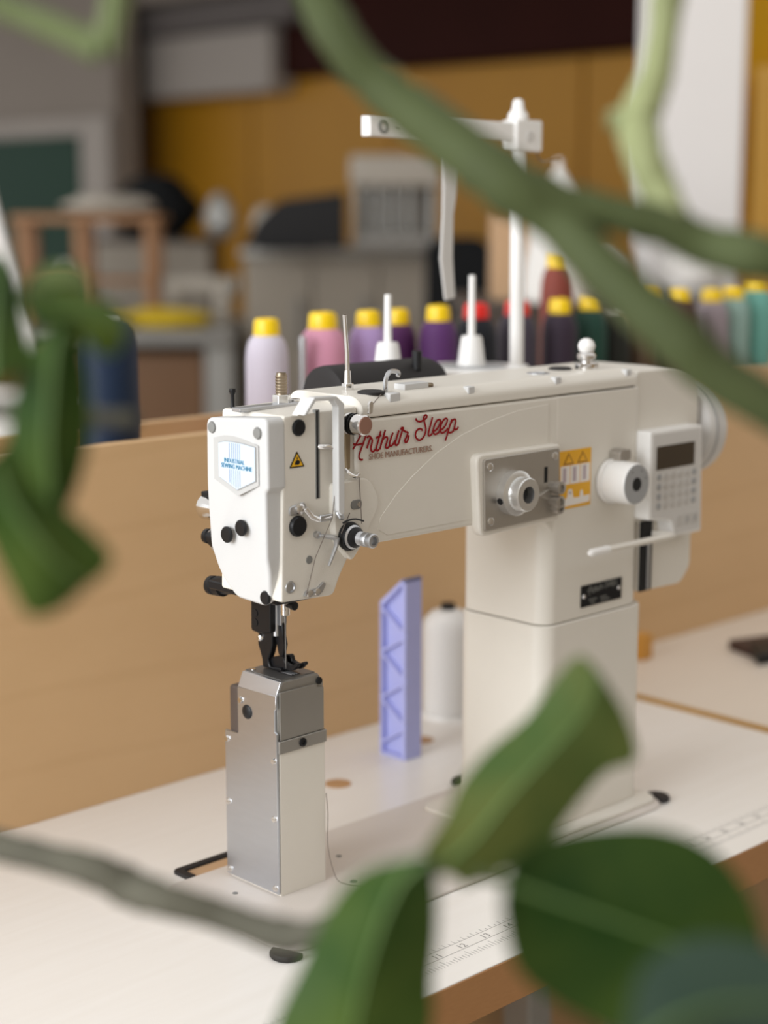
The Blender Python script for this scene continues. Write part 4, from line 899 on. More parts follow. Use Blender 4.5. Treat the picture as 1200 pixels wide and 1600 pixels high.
# steel plate with knob on its pad
obj('plate_pad', bev(prism(B(), fillet([(0.1490, 0.3385), (0.2500, 0.3375), (0.2500, 0.2745), (0.1540, 0.2725)], [.008, .004, .004, .008]), 'XZ', -0.0655, -0.0560), 0.0022, 3), 'enamel', SM)
sp2 = obj('adjust_plate', bev(prism(B(), fillet([(0.1556, 0.3345), (0.2465, 0.3350), (0.2480, 0.2790), (0.1575, 0.2770)], 0.003), 'XZ', -0.0676, -0.0652), 0.0005, 1), 'steel_flat', SM)
for (x, z) in ((0.1622, 0.3278), (0.2403, 0.3285), (0.1640, 0.2845)):
    bm = lathe(B(), (x, -0.0672, z), (0, -1, 0), [(0.0034, 0), (0.0033, 0.0010), (0.0022, 0.0016)], 18)
    box(bm, x - 0.0020, x + 0.0020, -0.0690, -0.0686, z - 0.0004, z + 0.0004)
    obj('screw', bm, 'chrome', sp2)
obj('plate_slot', bev(box(B(), 0.2275, 0.2315, -0.0679, -0.0672, 0.3080, 0.3210), 0.0002, 1), 'black', sp2)
for (x, z, L) in ((0.2360, 0.3040, 0.0120), (0.2365, 0.2925, 0.0110), (0.2400, 0.2870, 0.0080)):
    bm = lathe(B(), (x, -0.0672, z), (0, -1, 0), [(0.0046, 0), (0.0046, L * .5), (0.0052, L * .55), (0.0052, L), (0.0030, L + 0.0004), (0.0028, L - 0.002), (0, L - 0.002)], 20)
    obj('clamp_bolt', bm, 'steel_flat', sp2)
obj('pointer', bev(prism(B(), [(0.2180, 0.2985), (0.2340, 0.3035), (0.2340, 0.2930)], 'XZ', -0.0700, -0.0672), 0.0003, 1), 'steel_flat', sp2)
kn = obj('adjust_knob', lathe(B(), (0.1880, -0.0660, 0.3050), (0, -1, 0), [(0.0150, 0), (0.0178, 0.0008), (0.0180, 0.0090), (0.0160, 0.0100), (0.0136, 0.0106), (0.0134, 0.0190), (0.0126, 0.0198), (0.0068, 0.0198), (0.0064, 0.0120), (0, 0.0120)], 44), 'alu', SM)
obj('knob_bore', cyl(B(), (0.1880, -0.0779, 0.3050), (0.1880, -0.0790, 0.3050), 0.0063, n=22), 'black', kn)
dd = Vector((-0.87, 0, -0.25)).normalized()
p0 = Vector((0.1880, -0.0712, 0.3050)) + dd * 0.0172
obj('set_screw', cyl(B(), p0, p0 + dd * 0.0012, 0.0028, n=14), 'black', kn)

# warning sticker
st = obj('warning_sticker', box(B(), 0.2570, 0.2985, -0.0584, -0.0579, 0.2805, 0.3293), 'sticker', SM, wn=False)
for cx in (0.2690, 0.2870):
    bm = B()
    prism(bm, [(cx - 0.0070, 0.3175), (cx + 0.0070, 0.3175), (cx, 0.3275)], 'XZ', -0.0586, -0.0583)
    obj('hazard_triangle', bm, 'sticker_brown', st, wn=False)
    bm = B(); prism(bm, [(cx - 0.0046, 0.3188), (cx + 0.0046, 0.3188), (cx, 0.3252)], 'XZ', -0.0588, -0.0585)
    obj('triangle_core', bm, 'sticker', st, wn=False)
for k in range(3):
    xa = 0.2588 + k * 0.0130
    obj('text_block', box(B(), xa, xa + 0.0120, -0.0586, -0.0583, 0.3010, 0.3165), 'sticker_white', st, wn=False)
    obj('text_mark', box(B(), xa + 0.003, xa + 0.007, -0.0588, -0.0585, 0.3030, 0.3150), 'sticker_mark', st, wn=False)
obj('pictogram', prism(B(), fillet([(0.2640, 0.2825), (0.2970, 0.2835), (0.2975, 0.2895), (0.2890, 0.2890), (0.2875, 0.2945), (0.2850, 0.2940), (0.2840, 0.2885), (0.2760, 0.2890), (0.2740, 0.2965), (0.2690, 0.2965), (0.2680, 0.2905), (0.2640, 0.2870)], 0.001), 'XZ', -0.0586, -0.0583), 'sticker_white', st, wn=False)
obj('pictogram_dot', cyl(B(), (0.2715, -0.0584, 0.2935), (0.2715, -0.0588, 0.2935), 0.0014, n=12), 'sticker_mark', st, wn=False)

# black name plate
npl = obj('name_plate', bev(box(B(), 0.2888, 0.3440, -0.0590, -0.0578, 0.1922, 0.2110), 0.0003, 1), 'nameplate', SM)
for (x, z) in ((0.2925, 0.2015), (0.3400, 0.2020)):
    obj('rivet', lathe(B(), (x, -0.0588, z), (0, -1, 0), [(0.0022, 0), (0.0018, 0.0008), (0, 0.0011)], 14), 'chrome', npl)

# lettering
bm = B()
for s in LOGO:
    tube(bm, [(x, -0.0590 if x > 0 else -0.059, z) for x, z in s], 0.00085, 6, k=3, flat=(1, 0.35, 1))
obj('script_lettering', bm, 'red_print', SM, wn=False)
obj('small_lettering', text_bm('SHOE MANUFACTURERS.', 0.0064, (0.0405, -0.0586, 0.3453), '-Y', 0.0002, squeeze=0.93), 'brown_print', SM, wn=False)
bm = B()
for s in LOGO:
    tube(bm, [(0.2975 + (x - 0.027) * 0.36, -0.0592, 0.2050 + (z - 0.355) * 0.36) for x, z in s], 0.00045, 5, k=2, flat=(1, 0.4, 1))
obj('plate_lettering', bm, 'nameplate_text', npl, wn=False)
for (x, z, w) in ((0.2985, 0.1972, 0.011), (0.3140, 0.1972, 0.009), (0.3010, 0.1945, 0.006), (0.3150, 0.1945, 0.012)):
    obj('plate_line', box(B(), x, x + w, -0.0593, -0.0589, z, z + 0.0012), 'nameplate_text', npl, wn=False)

# head casting
hd = B()
prism(hd, fillet([(-0.0366, 0.3835), (0.0345, 0.3850), (0.0345, 0.2800), (0.0290, 0.2792), (0.0170, 0.2618), (0.0101, 0.2475), (-0.0400, 0.2500)], [.003, .004, 0, .004, .006, .004, 0]), 'XZ', -0.0530, 0.0160)
bev(hd, 0.0022, 2)
h2 = B(); prism(h2, [(-0.010, 0.360), (0.0345, 0.360), (0.0345, 0.2800), (0.0250, 0.2500), (-0.006, 0.2500)], 'XZ', 0.0150, 0.0520); bev(h2, 0.003, 2)
me = bpy.data.meshes.new('t'); h2.to_mesh(me); h2.free(); hd.from_mesh(me); bpy.data.meshes.remove(me)
obj('head', hd, 'enamel', SM)
obj('head_slot', bev(box(B(), -0.0070, -0.0028, -0.0535, -0.0500, 0.3214, 0.3856), 0.0003, 1), 'plug_grey', SM)
obj('slot_shadow_gap', bev(box(B(), -0.0064, -0.0046, -0.0538, -0.0520, 0.3220, 0.3850), 0.0002, 1), 'black', SM)
obj('tension_pad', bev(prism(B(), fillet([(0.0060, 0.3315), (0.0400, 0.3330), (0.0530, 0.3130), (0.0410, 0.2960), (0.0330, 0.2830), (0.0230, 0.2720), (0.0060, 0.2900)], [.004, .008, .010, .01, .006, .004, .01]), 'XZ', -0.0592, -0.0520), 0.0014, 3), 'enamel', SM)

# front cover of the head
cb = prism(B(), fillet([(0.0149, 0.3782), (-0.0530, 0.3835), (-0.0535, 0.3335), (-0.0505, 0.3300), (-0.0505, 0.2750), (-0.0415, 0.2495), (-0.0325, 0.2440), (-0.0010, 0.2455), (0.0110, 0.2636), (0.0122, 0.2860), (0.0155, 0.3263)], [.006, .006, .001, .001, .008, .004, .004, .005, .008, .01, .01]), 'YZ', -0.0520, -0.0345)
bev(cb, 0.0028, 3)
for v in cb.verts:
    if v.co.x < -0.040 and v.co.z < 0.285: v.co.x += (0.285 - v.co.z) * 0.32
fc = obj('face_cover', cb, 'cap_white', SM)
for (y, z, r, x, m) in ((0.0076, 0.3717, 0.0044, -0.0520, 'plug_grey'), (-0.0432, 0.3722, 0.0044, -0.0520, 'plug_grey'), (-0.0067, 0.2949, 0.0060, -0.0520, 'black'), (-0.0230, 0.3020, 0.0060, -0.0520, 'black'), (-0.0372, 0.2516, 0.0052, -0.0420, 'black')):
    bm = lathe(B(), (x + 0.001, y, z), (-1, 0, 0), [(r, 0), (r, 0.0012), (r * .85, 0.0022), (0, 0.0026)], 24)
    obj('button', bm, m, fc)
ro = [(0.0058, 0.3645), (-0.0060, 0.3672), (-0.0165, 0.3676), (-0.0300, 0.3660), (-0.0440, 0.3632), (-0.0440, 0.3350), (-0.0207, 0.3250), (0.0058, 0.3345)]
ri = [(0.0000, 0.3617), (-0.0070, 0.3634), (-0.0165, 0.3638), (-0.0280, 0.3635), (-0.0413, 0.3622), (-0.0413, 0.3377), (-0.0207, 0.3290), (0.0000, 0.3366)]
bm = B(); A = [bm.verts.new((-0.0519, y, z)) for y, z in ro]; A2 = [bm.verts.new((-0.0524, y, z)) for y, z in ro]; I2 = [bm.verts.new((-0.0520, y, z)) for y, z in ri]; I1 = [bm.verts.new((-0.0519, y, z)) for y, z in ri]
for i in range(8):
    j = (i + 1) % 8
    for P_, Q_ in ((A, A2), (A2, I2), (I2, I1), (I1, A)): bm.faces.new((P_[i], P_[j], Q_[j], Q_[i]))
bmesh.ops.recalc_face_normals(bm, faces=bm.faces)
obj('emblem_frame', bm, 'emblem_bezel', fc)
obj('emblem_rim', prism(B(), ri, 'YZ', -0.0526, -0.0516), 'mid_grey', fc)
obj('emblem', prism(B(), [(y * 0.975 - 0.0002, 0.3468 + (z - 0.3468) * 0.965) for y, z in ri], 'YZ', -0.0528, -0.0516), 'emblem', fc)
for k, y in enumerate((-0.0125, -0.0150, -0.0172, -0.0195, -0.0218, -0.0240)):
    ztop = 0.3626; zb = 0.3306 + abs(y + 0.0207) * 0.40
    obj('emblem_stripe', box(B(), -0.0530, -0.0527, y - 0.0003, y + 0.0003, 0.3515, ztop), 'emblem_line', fc, wn=False)
    obj('emblem_stripe', box(B(), -0.0530, -0.0527, y - 0.0003, y + 0.0003, zb, 0.3435), 'emblem_line', fc, wn=False)
obj('emblem_text', text_bm('INDUSTRIAL', 0.0043, (-0.0530, -0.0180, 0.3483), '-X', 0.0002, 'CENTER', 0.95), 'emblem_text', fc, wn=False)
obj('emblem_text', text_bm('SEWING MACHINE', 0.0046, (-0.0530, -0.0205, 0.3443), '-X', 0.0002, 'CENTER', 0.88), 'emblem_text', fc, wn=False)

# details on the head's operator side
def sd_(name, x, z, prof, m, y=-0.0528, n=24, par=None): return obj(name, lathe(B(), (x, y, z), (0, -1, 0), prof, n), m, par or SM)
sd_('head_plug', -0.0229, 0.3744, [(0.0060, 0), (0.0060, 0.0012), (0.0050, 0.0022), (0, 0.0024)], 'black')
sd_('head_plug', -0.0249, 0.3040, [(0.0076, 0), (0.0076, 0.0020), (0.0066, 0.0034), (0, 0.0038)], 'black')
sd_('head_plug', -0.0137, 0.2778, [(0.0031, 0), (0.0029, 0.0006), (0, 0.0006)], 'plug_grey')
sd_('head_screw', -0.0319, 0.2605, [(0.0046, 0), (0.0044, 0.0010), (0.0034, 0.0012), (0.0030, 0.0003), (0, 0.0003)], 'steel')
wt = obj('warning_triangle', prism(B(), fillet([(-0.0318, 0.3462), (-0.0176, 0.3462), (-0.0247, 0.3578)], 0.0009), 'XZ', -0.0534, -0.0528), 'black', SM, wn=False)
obj('triangle_field', prism(B(), [(-0.0300, 0.3472), (-0.0194, 0.3472), (-0.0247, 0.3558)], 'XZ', -0.0536, -0.0533), 'warn_yellow', wt, wn=False)
obj('triangle_mark', prism(B(), fillet([(-0.0272, 0.3484), (-0.0236, 0.3480), (-0.0218, 0.3500), (-0.0236, 0.3516), (-0.0262, 0.3512)], 0.0006), 'XZ', -0.0538, -0.0535), 'black', wt, wn=False)
obj('triangle_mark', prism(B(), [(-0.0251, 0.3520), (-0.0243, 0.3520), (-0.0242, 0.3536), (-0.0252, 0.3536)], 'XZ', -0.0538, -0.0535), 'black', wt, wn=False)
# thread guide with slotted screw and lever
tg = obj('thread_guide', bev(prism(B(), fillet([(-0.0330, 0.3125), (-0.0330, 0.3185), (-0.0190, 0.3210), (-0.0165, 0.3170), (-0.0185, 0.3125)], 0.0025), 'XZ', -0.0545, -0.0528), 0.0005, 1), 'steel', SM)
obj('screw', lathe(B(), (-0.0240, -0.0544, 0.3165), (0, -1, 0), [(0.0040, 0), (0.0038, 0.0020), (0.0026, 0.0026), (0.0022, 0.0014), (0, 0.0014)], 20), 'chrome', tg)
obj('guide_lever', bev(tube(B(), [(-0.0200, -0.0560, 0.3165), (-0.0150, -0.0580, 0.3100), (-0.0110, -0.0600, 0.3080), (0.0000, -0.0610, 0.3085)], [0.0022, 0.0022, 0.0024, 0.0022], 6), 0.0002, 1), 'chrome', tg)
obj('lever_block', bev(box(B(), -0.0105, 0.0010, -0.0625, -0.0595, 0.3062, 0.3108), 0.0004, 1), 'steel', tg)
# take-up guard bracket
gp = [(-0.0288, 0.3845), (-0.0258, 0.3845), (-0.0173, 0.3938), (-0.0008, 0.393), (0.0037, 0.388), (0.0037, 0.313), (0.0067, 0.309), (0.0097, 0.311), (0.0097, 0.39), (0.0022, 0.3958), (-0.0188, 0.3965)]
obj('takeup_guard', bev(prism(B(), gp, 'XZ', -0.0660, -0.0590), 0.0008, 2), 'cap_white', SM)
obj('guard_foot', bev(prism(B(), [(-0.0293, 0.3838), (-0.0253, 0.3838), (-0.0178, 0.3932), (-0.0193, 0.3960)], 'XZ', -0.0595, -0.0530), 0.0005, 1), 'enamel_light', SM)
obj('guard_hook', tube(B(), [(0.0055, -0.0620, 0.3110), (0.0065, -0.0640, 0.3075), (0.0100, -0.0630, 0.3065), (0.0120, -0.0600, 0.3090)], 0.0014, 8, k=2), 'steel', SM)
# take-up lever
obj('takeup_lever', bev(tube(B(), [(-0.0045, -0.0500, 0.3590), (-0.0010, -0.0560, 0.3592), (0.0050, -0.0590, 0.3580), (0.0085, -0.0600, 0.3530), (0.0090, -0.0600, 0.3500)], [0.0022, 0.0022, 0.0019, 0.0016, 0.0022], 8, k=2), 0.0001, 1), 'chrome', SM)
# upper thread tension
ut = sd_('upper_tension', 0.0235, 0.3735, [(0.0075, 0), (0.0078, 0.002), (0.0050, 0.0035), (0.0050, 0.005)], 'chrome', -0.0535)
sd_('tension_disc', 0.0235, 0.3735, [(0.0078, 0.0046), (0.0080, 0.0056), (0.0060, 0.0066)], 'black', -0.0535, par=ut)
sd_('tension_disc', 0.0235, 0.3735, [(0.0060, 0.0070), (0.0080, 0.0080), (0.0078, 0.0090), (0.0050, 0.0094)], 'black', -0.0535, par=ut)
sd_('tension_knob', 0.0235, 0.3735, [(0.0060, 0.0098), (0.0074, 0.0106), (0.0074, 0.0186), (0.0066, 0.0194)], 'chrome', -0.0535, par=ut)
sd_('knob_face', 0.0235, 0.3735, [(0.0067, 0.0190), (0.0062, 0.0200), (0, 0.0202)], 'copper', -0.0535, par=ut)
obj('wire_eye', bev(prism(B(), fillet([(0.0335, 0.3800), (0.0375, 0.3805), (0.0385, 0.3880), (0.0360, 0.3900), (0.0340, 0.3880)], 0.0012), 'XZ', -0.0660, -0.0640), 0.0003, 1), 'chrome', ut)
obj('side_strip', bev(prism(B(), [(0.0205, 0.3675), (0.0262, 0.3690), (0.0258, 0.3400), (0.0222, 0.3395)], 'XZ', -0.0545, -0.0528), 0.0003, 1), 'tan', SM)
obj('strip_hook', tube(B(), [(0.0205, -0.0545, 0.3400), (0.0225, -0.0580, 0.3365), (0.0265, -0.0600, 0.3345), (0.0295, -0.0600, 0.3365)], 0.0014, 8, k=2), 'chrome', SM)
so = obj('slot_plate', bev(prism(B(), rrect(0.0215, 0.0325, 0.3105, 0.3175, 0.0033), 'XZ', -0.0600, -0.0585), 0.0004, 1), 'plug_grey', SM)
obj('screw', lathe(B(), (0.0290, -0.0598, 0.3140), (0, -1, 0), [(0.0022, 0), (0.0020, 0.0008), (0, 0.0010)], 14), 'chrome', so)
# main thread tension
mt = sd_('main_tension', 0.0195, 0.2915, [(0.0105, 0.0), (0.0108, 0.0021), (0.0098, 0.00308), (0.0098, 0.00504)], 'black', -0.0585, 32)
sd_('tension_ring', 0.0195, 0.2915, [(0.0085, 0.00504), (0.009, 0.00616), (0.0076, 0.00728)], 'steel', -0.0585, 32, mt)
sd_('tension_disc', 0.0195, 0.2915, [(0.007, 0.00756), (0.0078, 0.00868), (0.006, 0.01036), (0.0046, 0.0112), (0.004, 0.0154)], 'black_metal', -0.0585, 28, mt)
sd_('tension_spring', 0.0195, 0.2915, [(0.0042, 0.0119), (0.0052, 0.01288), (0.0042, 0.014), (0.0052, 0.01512), (0.0042, 0.01624)], 'steel', -0.0585, 24, mt)
sd_('tension_nut', 0.0195, 0.2915, [(0.004, 0.01652), (0.0054, 0.01736), (0.0054, 0.021), (0.0048, 0.02184), (0.0054, 0.02268), (0.0054, 0.0266), (0.0046, 0.02744), (0.003, 0.02744), (0.0028, 0.0238), (0, 0.0238)], 'steel', -0.0585, 24, mt)
obj('check_spring', tube(B(), [(-0.0060, -0.0560, 0.2950), (0.0030, -0.0600, 0.2930), (0.0060, -0.0610, 0.2915), (0.0055, -0.0610, 0.2865), (-0.0010, -0.0600, 0.2725)], [0.0012, 0.0020, 0.0024, 0.0018, 0.0011], 8), 'steel', mt)
obj('spring_stop', lathe(B(), (-0.0070, -0.0530, 0.2955), (0, -1, 0), [(0.0026, 0), (0.0026, 0.0030), (0.0016, 0.0036), (0, 0.0036)], 14), 'steel', mt)
obj('guide_arm', tube(B(), [(0.0110, -0.0620, 0.3025), (0.0150, -0.0640, 0.3045), (0.0220, -0.0640, 0.3045), (0.0300, -0.0640, 0.3020)], 0.0007, 6, k=2), 'black_metal', mt)
# lower thread guide
lg = obj('lower_guide', bev(prism(B(), fillet([(-0.0200, 0.2520), (-0.0180, 0.2555), (-0.0070, 0.2560), (-0.0010, 0.2600), (0.0010, 0.2580), (-0.0030, 0.2520)], 0.0012), 'XZ', -0.0550, -0.0528), 0.0005, 1), 'steel', SM)
for x in (-0.0155, -0.0080): obj('screw', lathe(B(), (x, -0.0548, 0.2535), (0, -1, 0), [(0.0028, 0), (0.0026, 0.0016), (0, 0.0020)], 14), 'chrome', lg)
# clamp plate and stud on the head's top
tb_ = obj('spring_clamp', bev(prism(B(), [(-0.0450, -0.0160), (0.0180, -0.0150), (0.0180, -0.0030), (-0.0450, -0.0060)], 'XY', 0.3836, 0.3866), 0.0005, 1), 'steel', SM)
obj('nut', bev(cyl(B(), (0.0005, -0.0080, 0.3862), (0.0005, -0.0080, 0.3925), 0.0070, n=6), 0.0006, 1), 'alu', tb_)
obj('stud', lathe(B(), (0.0005, -0.0080, 0.3925), (0, 0, 1), [(0.0044, 0)] + [(0.0046 if k % 2 else 0.0041, 0.001 + k * 0.0011) for k in range(13)] + [(0.0036, 0.0160)], 18), 'brass', tb_)
obj('clamp_screw', cyl(B(), (0.0130, -0.0090, 0.3862), (0.0130, -0.0090, 0.3885), 0.0038, n=16, b=0.0004), 'chrome', tb_)
obj('rear_pin', lathe(B(), (-0.0300, 0.0110, 0.3770), (0, 0, 1), [(0.0030, 0), (0.0028, 0.004), (0.0014, 0.008), (0.0014, 0.016), (0.0026, 0.0185), (0.0024, 0.0205)], 14), 'black', SM)
# levers on the far side of the head
rl2 = obj('rear_spring', lathe(B(), (-0.0080, 0.0465, 0.3000), (0, 1, 0), [(0.006, 0), (0.0075, 0.004), (0.0060, 0.008), (0.0078, 0.012), (0.0078, 0.016), (0.0095, 0.020), (0.0100, 0.026), (0.0070, 0.028)], 24), 'chrome', SM)
obj('spring_cap', bev(box(B(), -0.0130, -0.0030, 0.0600, 0.0725, 0.3085, 0.3125), 0.0005, 1), 'black', rl2)
obj('rear_screw', lathe(B(), (-0.0080, 0.0500, 0.2770), (0, 1, 0), [(0.0080, 0), (0.0080, 0.012), (0.0050, 0.013), (0.0050, 0.018), (0.0060, 0.019), (0.0058, 0.0225)], 20), 'black_metal', SM)
obj('rear_link', bev(prism(B(), fillet([(0.0480, 0.2640), (0.0640, 0.2680), (0.0700, 0.2800), (0.0640, 0.2840), (0.0540, 0.2700), (0.0480, 0.2700)], 0.002), 'YZ', -0.0110, -0.0050), 0.0006, 1), 'steel', SM)
lv = obj('foot_lever', tube(B(), [(-0.0050, 0.0300, 0.2455), (-0.0080, 0.0430, 0.2430), (-0.0095, 0.0520, 0.2405)], [0.0080, 0.0075, 0.0065], 14), 'black', SM)
obj('lever_knob', lathe(B(), (-0.0095, 0.0500, 0.2405), (0, 1, -0.08), [(0.0050, 0), (0.0078, 0.001), (0.0078, 0.008), (0.0066, 0.009), (0.0066, 0.011), (0.0076, 0.012), (0.0074, 0.0165), (0.0050, 0.018)], 22), 'black', lv)
obj('head_pan', bev(box(B(), -0.0320, 0.0080, -0.0380, 0.0420, 0.2440, 0.2508), 0.001, 1), 'black', SM)
# presser bar, foot and needle
pfb = obj('presser_block', bev(prism(B(), [(0.0492, 0.2460)] + [(0.0262, 0.2460)] + FOOT_BLOCK[2:], 'YZ', 0.0160, 0.0300), 0.0006, 1), 'black_metal', SM)
for z in (0.2165, 0.2090):
    obj('block_screw', cyl(B(), (0.0162, 0.0440, z), (0.0154, 0.0440, z), 0.0030, n=14), 'black', pfb)
fcl = lambda L: [(y, max(z, 0.1732)) for y, z in L]
pf = obj('presser_foot', bev(prism(B(), fcl(FOOT_SHANK), 'YZ', 0.0195, 0.0255), 0.0007, 1), 'black_metal', SM)
obj('foot_screw', lathe(B(), (0.0197, 0.0425, 0.1965), (-1, 0, 0), [(0.0034, 0), (0.0032, 0.001), (0.0018, 0.0022), (0, 0.0024)], 16), 'chrome', pf)
inf = obj('inner_foot', bev(prism(B(), fcl(FOOT_INNER), 'YZ', 0.0235, 0.0275), 0.0005, 1), 'black_metal', SM)
so_ = B()
for (a, b) in ((0.0225, 0.0262), (0.0300, 0.0340)):
    prism(so_, fcl(FOOT_SOLE), 'YZ', a, b)
prism(so_, [(0.0396, 0.1733), (0.0396, 0.1790), (0.0300, 0.1800), (0.0280, 0.1733)], 'YZ', 0.0250, 0.0310)
obj('foot_sole', bev(so_, 0.0005, 1), 'black_metal', pf)
obj('presser_bar', cyl(B(), (0.0240, 0.0285, 0.2000), (0.0240, 0.0285, 0.2480), 0.0032, n=18), 'steel', SM)
obj('inner_bar', bev(box(B(), 0.0225, 0.0270, 0.0215, 0.0262, 0.2090, 0.2480), 0.0005, 1), 'steel', SM)
nb = obj('needle_bar', cyl(B(), (0.0200, 0.0130, 0.2195), (0.0200, 0.0130, 0.2520), 0.0036, n=20, b=0.0003), 'chrome', SM)
obj('needle_clamp', cyl(B(), (0.0200, 0.0130, 0.2310), (0.0200, 0.0130, 0.2380), 0.0055, n=18, b=0.0004), 'black_metal', nb)
obj('clamp_screw', lathe(B(), (0.0200, 0.0100, 0.2285), (0, -1, 0), [(0.0026, 0), (0.0026, 0.0050), (0.0034, 0.0054), (0.0034, 0.0085), (0.002, 0.009)], 14), 'black_metal', nb)
obj('needle', lathe(B(), (0.0200, 0.0130, 0.2200), (0, 0, -1), [(0.0011, 0), (0.0010, 0.006), (0.0006, 0.008), (0.00055, 0.036), (0.0002, 0.043)], 10), 'dark_steel', nb)
# running threads
def th(name, pts, r=0.00035): obj(name, tube(B(), pts, r, 5), 'thread_line', SM, wn=False)
th('top_thread', [(0.0740, -0.0430, 0.3950), (0.0370, -0.0650, 0.3860)])
th('side_thread', [(0.0292, -0.0600, 0.3360), (0.0290, -0.0630, 0.3000)])
th('takeup_thread', [(0.0090, -0.0602, 0.3510), (0.0010, -0.0618, 0.3075), (-0.0100, -0.0560, 0.2800), (-0.0185, -0.0555, 0.2540), (-0.0080, -0.0300, 0.2440), (0.0150, 0.0080, 0.2290), (0.0200, 0.0120, 0.2200)])
th('spring_thread', [(0.0190, -0.0610, 0.3090), (0.0100, -0.0615, 0.2950)])
obj('bobbin_thread', tube(B(), [(0.0500, 0.0010, 0.0720), (0.0492, -0.0020, 0.0560), (0.0475, -0.0035, 0.0300), (0.0500, -0.0080, 0.0080), (0.0520, -0.0150, 0.0010), (0.0600, -0.0330, 0.0006)], 0.00035, 5, k=3), 'thread_line', SM, wn=False)

# ------------------------------------------------------------------ thread stand
TS = thing('thread_stand', 'white thread stand with crossbar and two spool pins behind the machine', 'thread stand', (0.443, 0.15, TZ))
obj('stand_foot', lathe(B(), (0.443, 0.15, TZ), (0, 0, 1), [(0.020, 0), (0.020, 0.006), (0.010, 0.010), (0.009, 0.024)], 28), 'white_plastic', TS)
obj('pole', cyl(B(), (0.443, 0.15, TZ), (0.4365, 0.15, 0.6100), 0.0068, n=24), 'white_plastic', TS)
obj('pole_cap', lathe(B(), (0.4364, 0.15, 0.6080), (0, 0, 1), [(0.0100, 0), (0.0095, 0.006), (0.0062, 0.010), (0.0050, 0.018), (0.003, 0.020)], 22), 'white_plastic', TS)
cbm = obj('crossbar', bev(box(B(), 0.2360, 0.4580, 0.1440, 0.1560, 0.5880, 0.6060), 0.0015, 2), 'white_plastic', TS)
obj('bar_collar', bev(box(B(), 0.4240, 0.4610, 0.1400, 0.1600, 0.5790, 0.6085), 0.002, 2), 'white_plastic', cbm)
obj('eyelet', lathe(B(), (0.2520, 0.1442, 0.5970), (0, -1, 0), [(0.0046, 0), (0.0062, 0.0004), (0.0062, 0.0016), (0.0040, 0.0018), (0.0038, 0)], 24), 'plug_grey', cbm)
obj('eyelet', lathe(B(), (0.4420, 0.1402, 0.5930), (0, -1, 0), [(0.0030, 0), (0.0046, 0.0004), (0.0046, 0.0014), (0.0028, 0.0016), (0.0026, 0)], 20), 'grey_plastic', cbm)
obj('bar_mark', box(B(), 0.2680, 0.2730, 0.1434, 0.1440, 0.5962, 0.5976), 'plug_grey', cbm)
obj('guide_wire', tube(B(), [(0.4600, 0.150, 0.5840), (0.4700, 0.150, 0.5700), (0.4850, 0.150, 0.5720), (0.4980, 0.150, 0.5725)], 0.0010, 6, k=2), 'brass', cbm)
obj('hanging_strip', bev(prism(B(), [(0.3430, 0.5890), (0.3680, 0.5890), (0.3620, 0.5500), (0.3560, 0.5200), (0.3555, 0.4800), (0.3590, 0.4430), (0.3460, 0.4410), (0.3390, 0.4800), (0.3420, 0.5200)], 'XZ', 0.1570, 0.1595), 0.0006, 1), 'grey_plastic', cbm)
obj('tray_arm', bev(box(B(), 0.2420, 0.4520, 0.1440, 0.1560, 0.3660, 0.3750), 0.0015, 1), 'white_plastic', TS)
for (px_, zt_) in ((0.2634, 0.4500), (0.3742, 0.4640)):
    tray = obj('spool_disc', lathe(B(), (px_, 0.15, 0.3750), (0, 0, 1), [(0.049, 0), (0.0525, 0.0008), (0.0525, 0.0026), (0.030, 0.0034), (0.012, 0.0036)], 40), 'white_plastic' if px_ > 0.3 else 'mid_grey', TS)
    obj('felt_pad', lathe(B(), (px_, 0.15, 0.3782), (0, 0, 1), [(0.034, 0), (0.033, 0.0012), (0.010, 0.0012)], 36), 'mid_grey', tray)
    obj('cone_holder', lathe(B(), (px_, 0.15, 0.3760), (0, 0, 1), [(0.0142, 0), (0.0130, 0.006), (0.0100, 0.0280), (0.0088, 0.0310), (0.004, 0.0315)], 28), 'white_plastic', TS)
    obj('spool_pin', cyl(B(), (px_, 0.15, 0.4030), (px_, 0.15, zt_), 0.0036, 0.0031, 16, b=0.0008), 'white_plastic', TS)

# ------------------------------------------------------------------ foreground plants
def branch(parent, key, m, name='branch', k=5):
    L = BRANCH[key]
    bm = tube(B(), [p[:3] for p in L], [p[3] for p in L], 12, k=k)
    rnd = random.Random(len(key) * 13 + 5)
    for v in bm.verts:
        v.co += Vector((rnd.gauss(0, 1), rnd.gauss(0, 1), rnd.gauss(0, 1))) * 0.0004
    return obj(name, bm, m, parent, sharp=80, wn=False)

def leaf(parent, key, m, vein='vein'):
    rows = LEAF[key]
    k = 4
    L = smooth_path([r[0] for r in rows], k); C_ = smooth_path([r[1] for r in rows], k); R_ = smooth_path([r[2] for r in rows], k)
    bm = B(); grid = []
    for a, b, c in zip(L, C_, R_):
        row = []
        for t in (0, .25, .5, .75): row.append(bm.verts.new(a.lerp(b, t)))
        for t in (0, .25, .5, .75, 1): row.append(bm.verts.new(b.lerp(c, t)))
        grid.append(row)
    for r1, r2 in zip(grid, grid[1:]):
        for i in range(len(r1) - 1):
            bm.faces.new((r1[i], r1[i + 1], r2[i + 1], r2[i]))
    bmesh.ops.recalc_face_normals(bm, faces=bm.faces)
    bmesh.ops.solidify(bm, geom=bm.faces[:], thickness=0.0009)
    lf = obj('leaf', bm, m, parent, sharp=80, wn=False)
    n = len(C_)
    obj('midrib', tube(B(), C_[1:-2], [0.0011 * (1 - 0.8 * i / n) for i in range(n - 3)], 6), vein, lf, sharp=80, wn=False)
    return lf

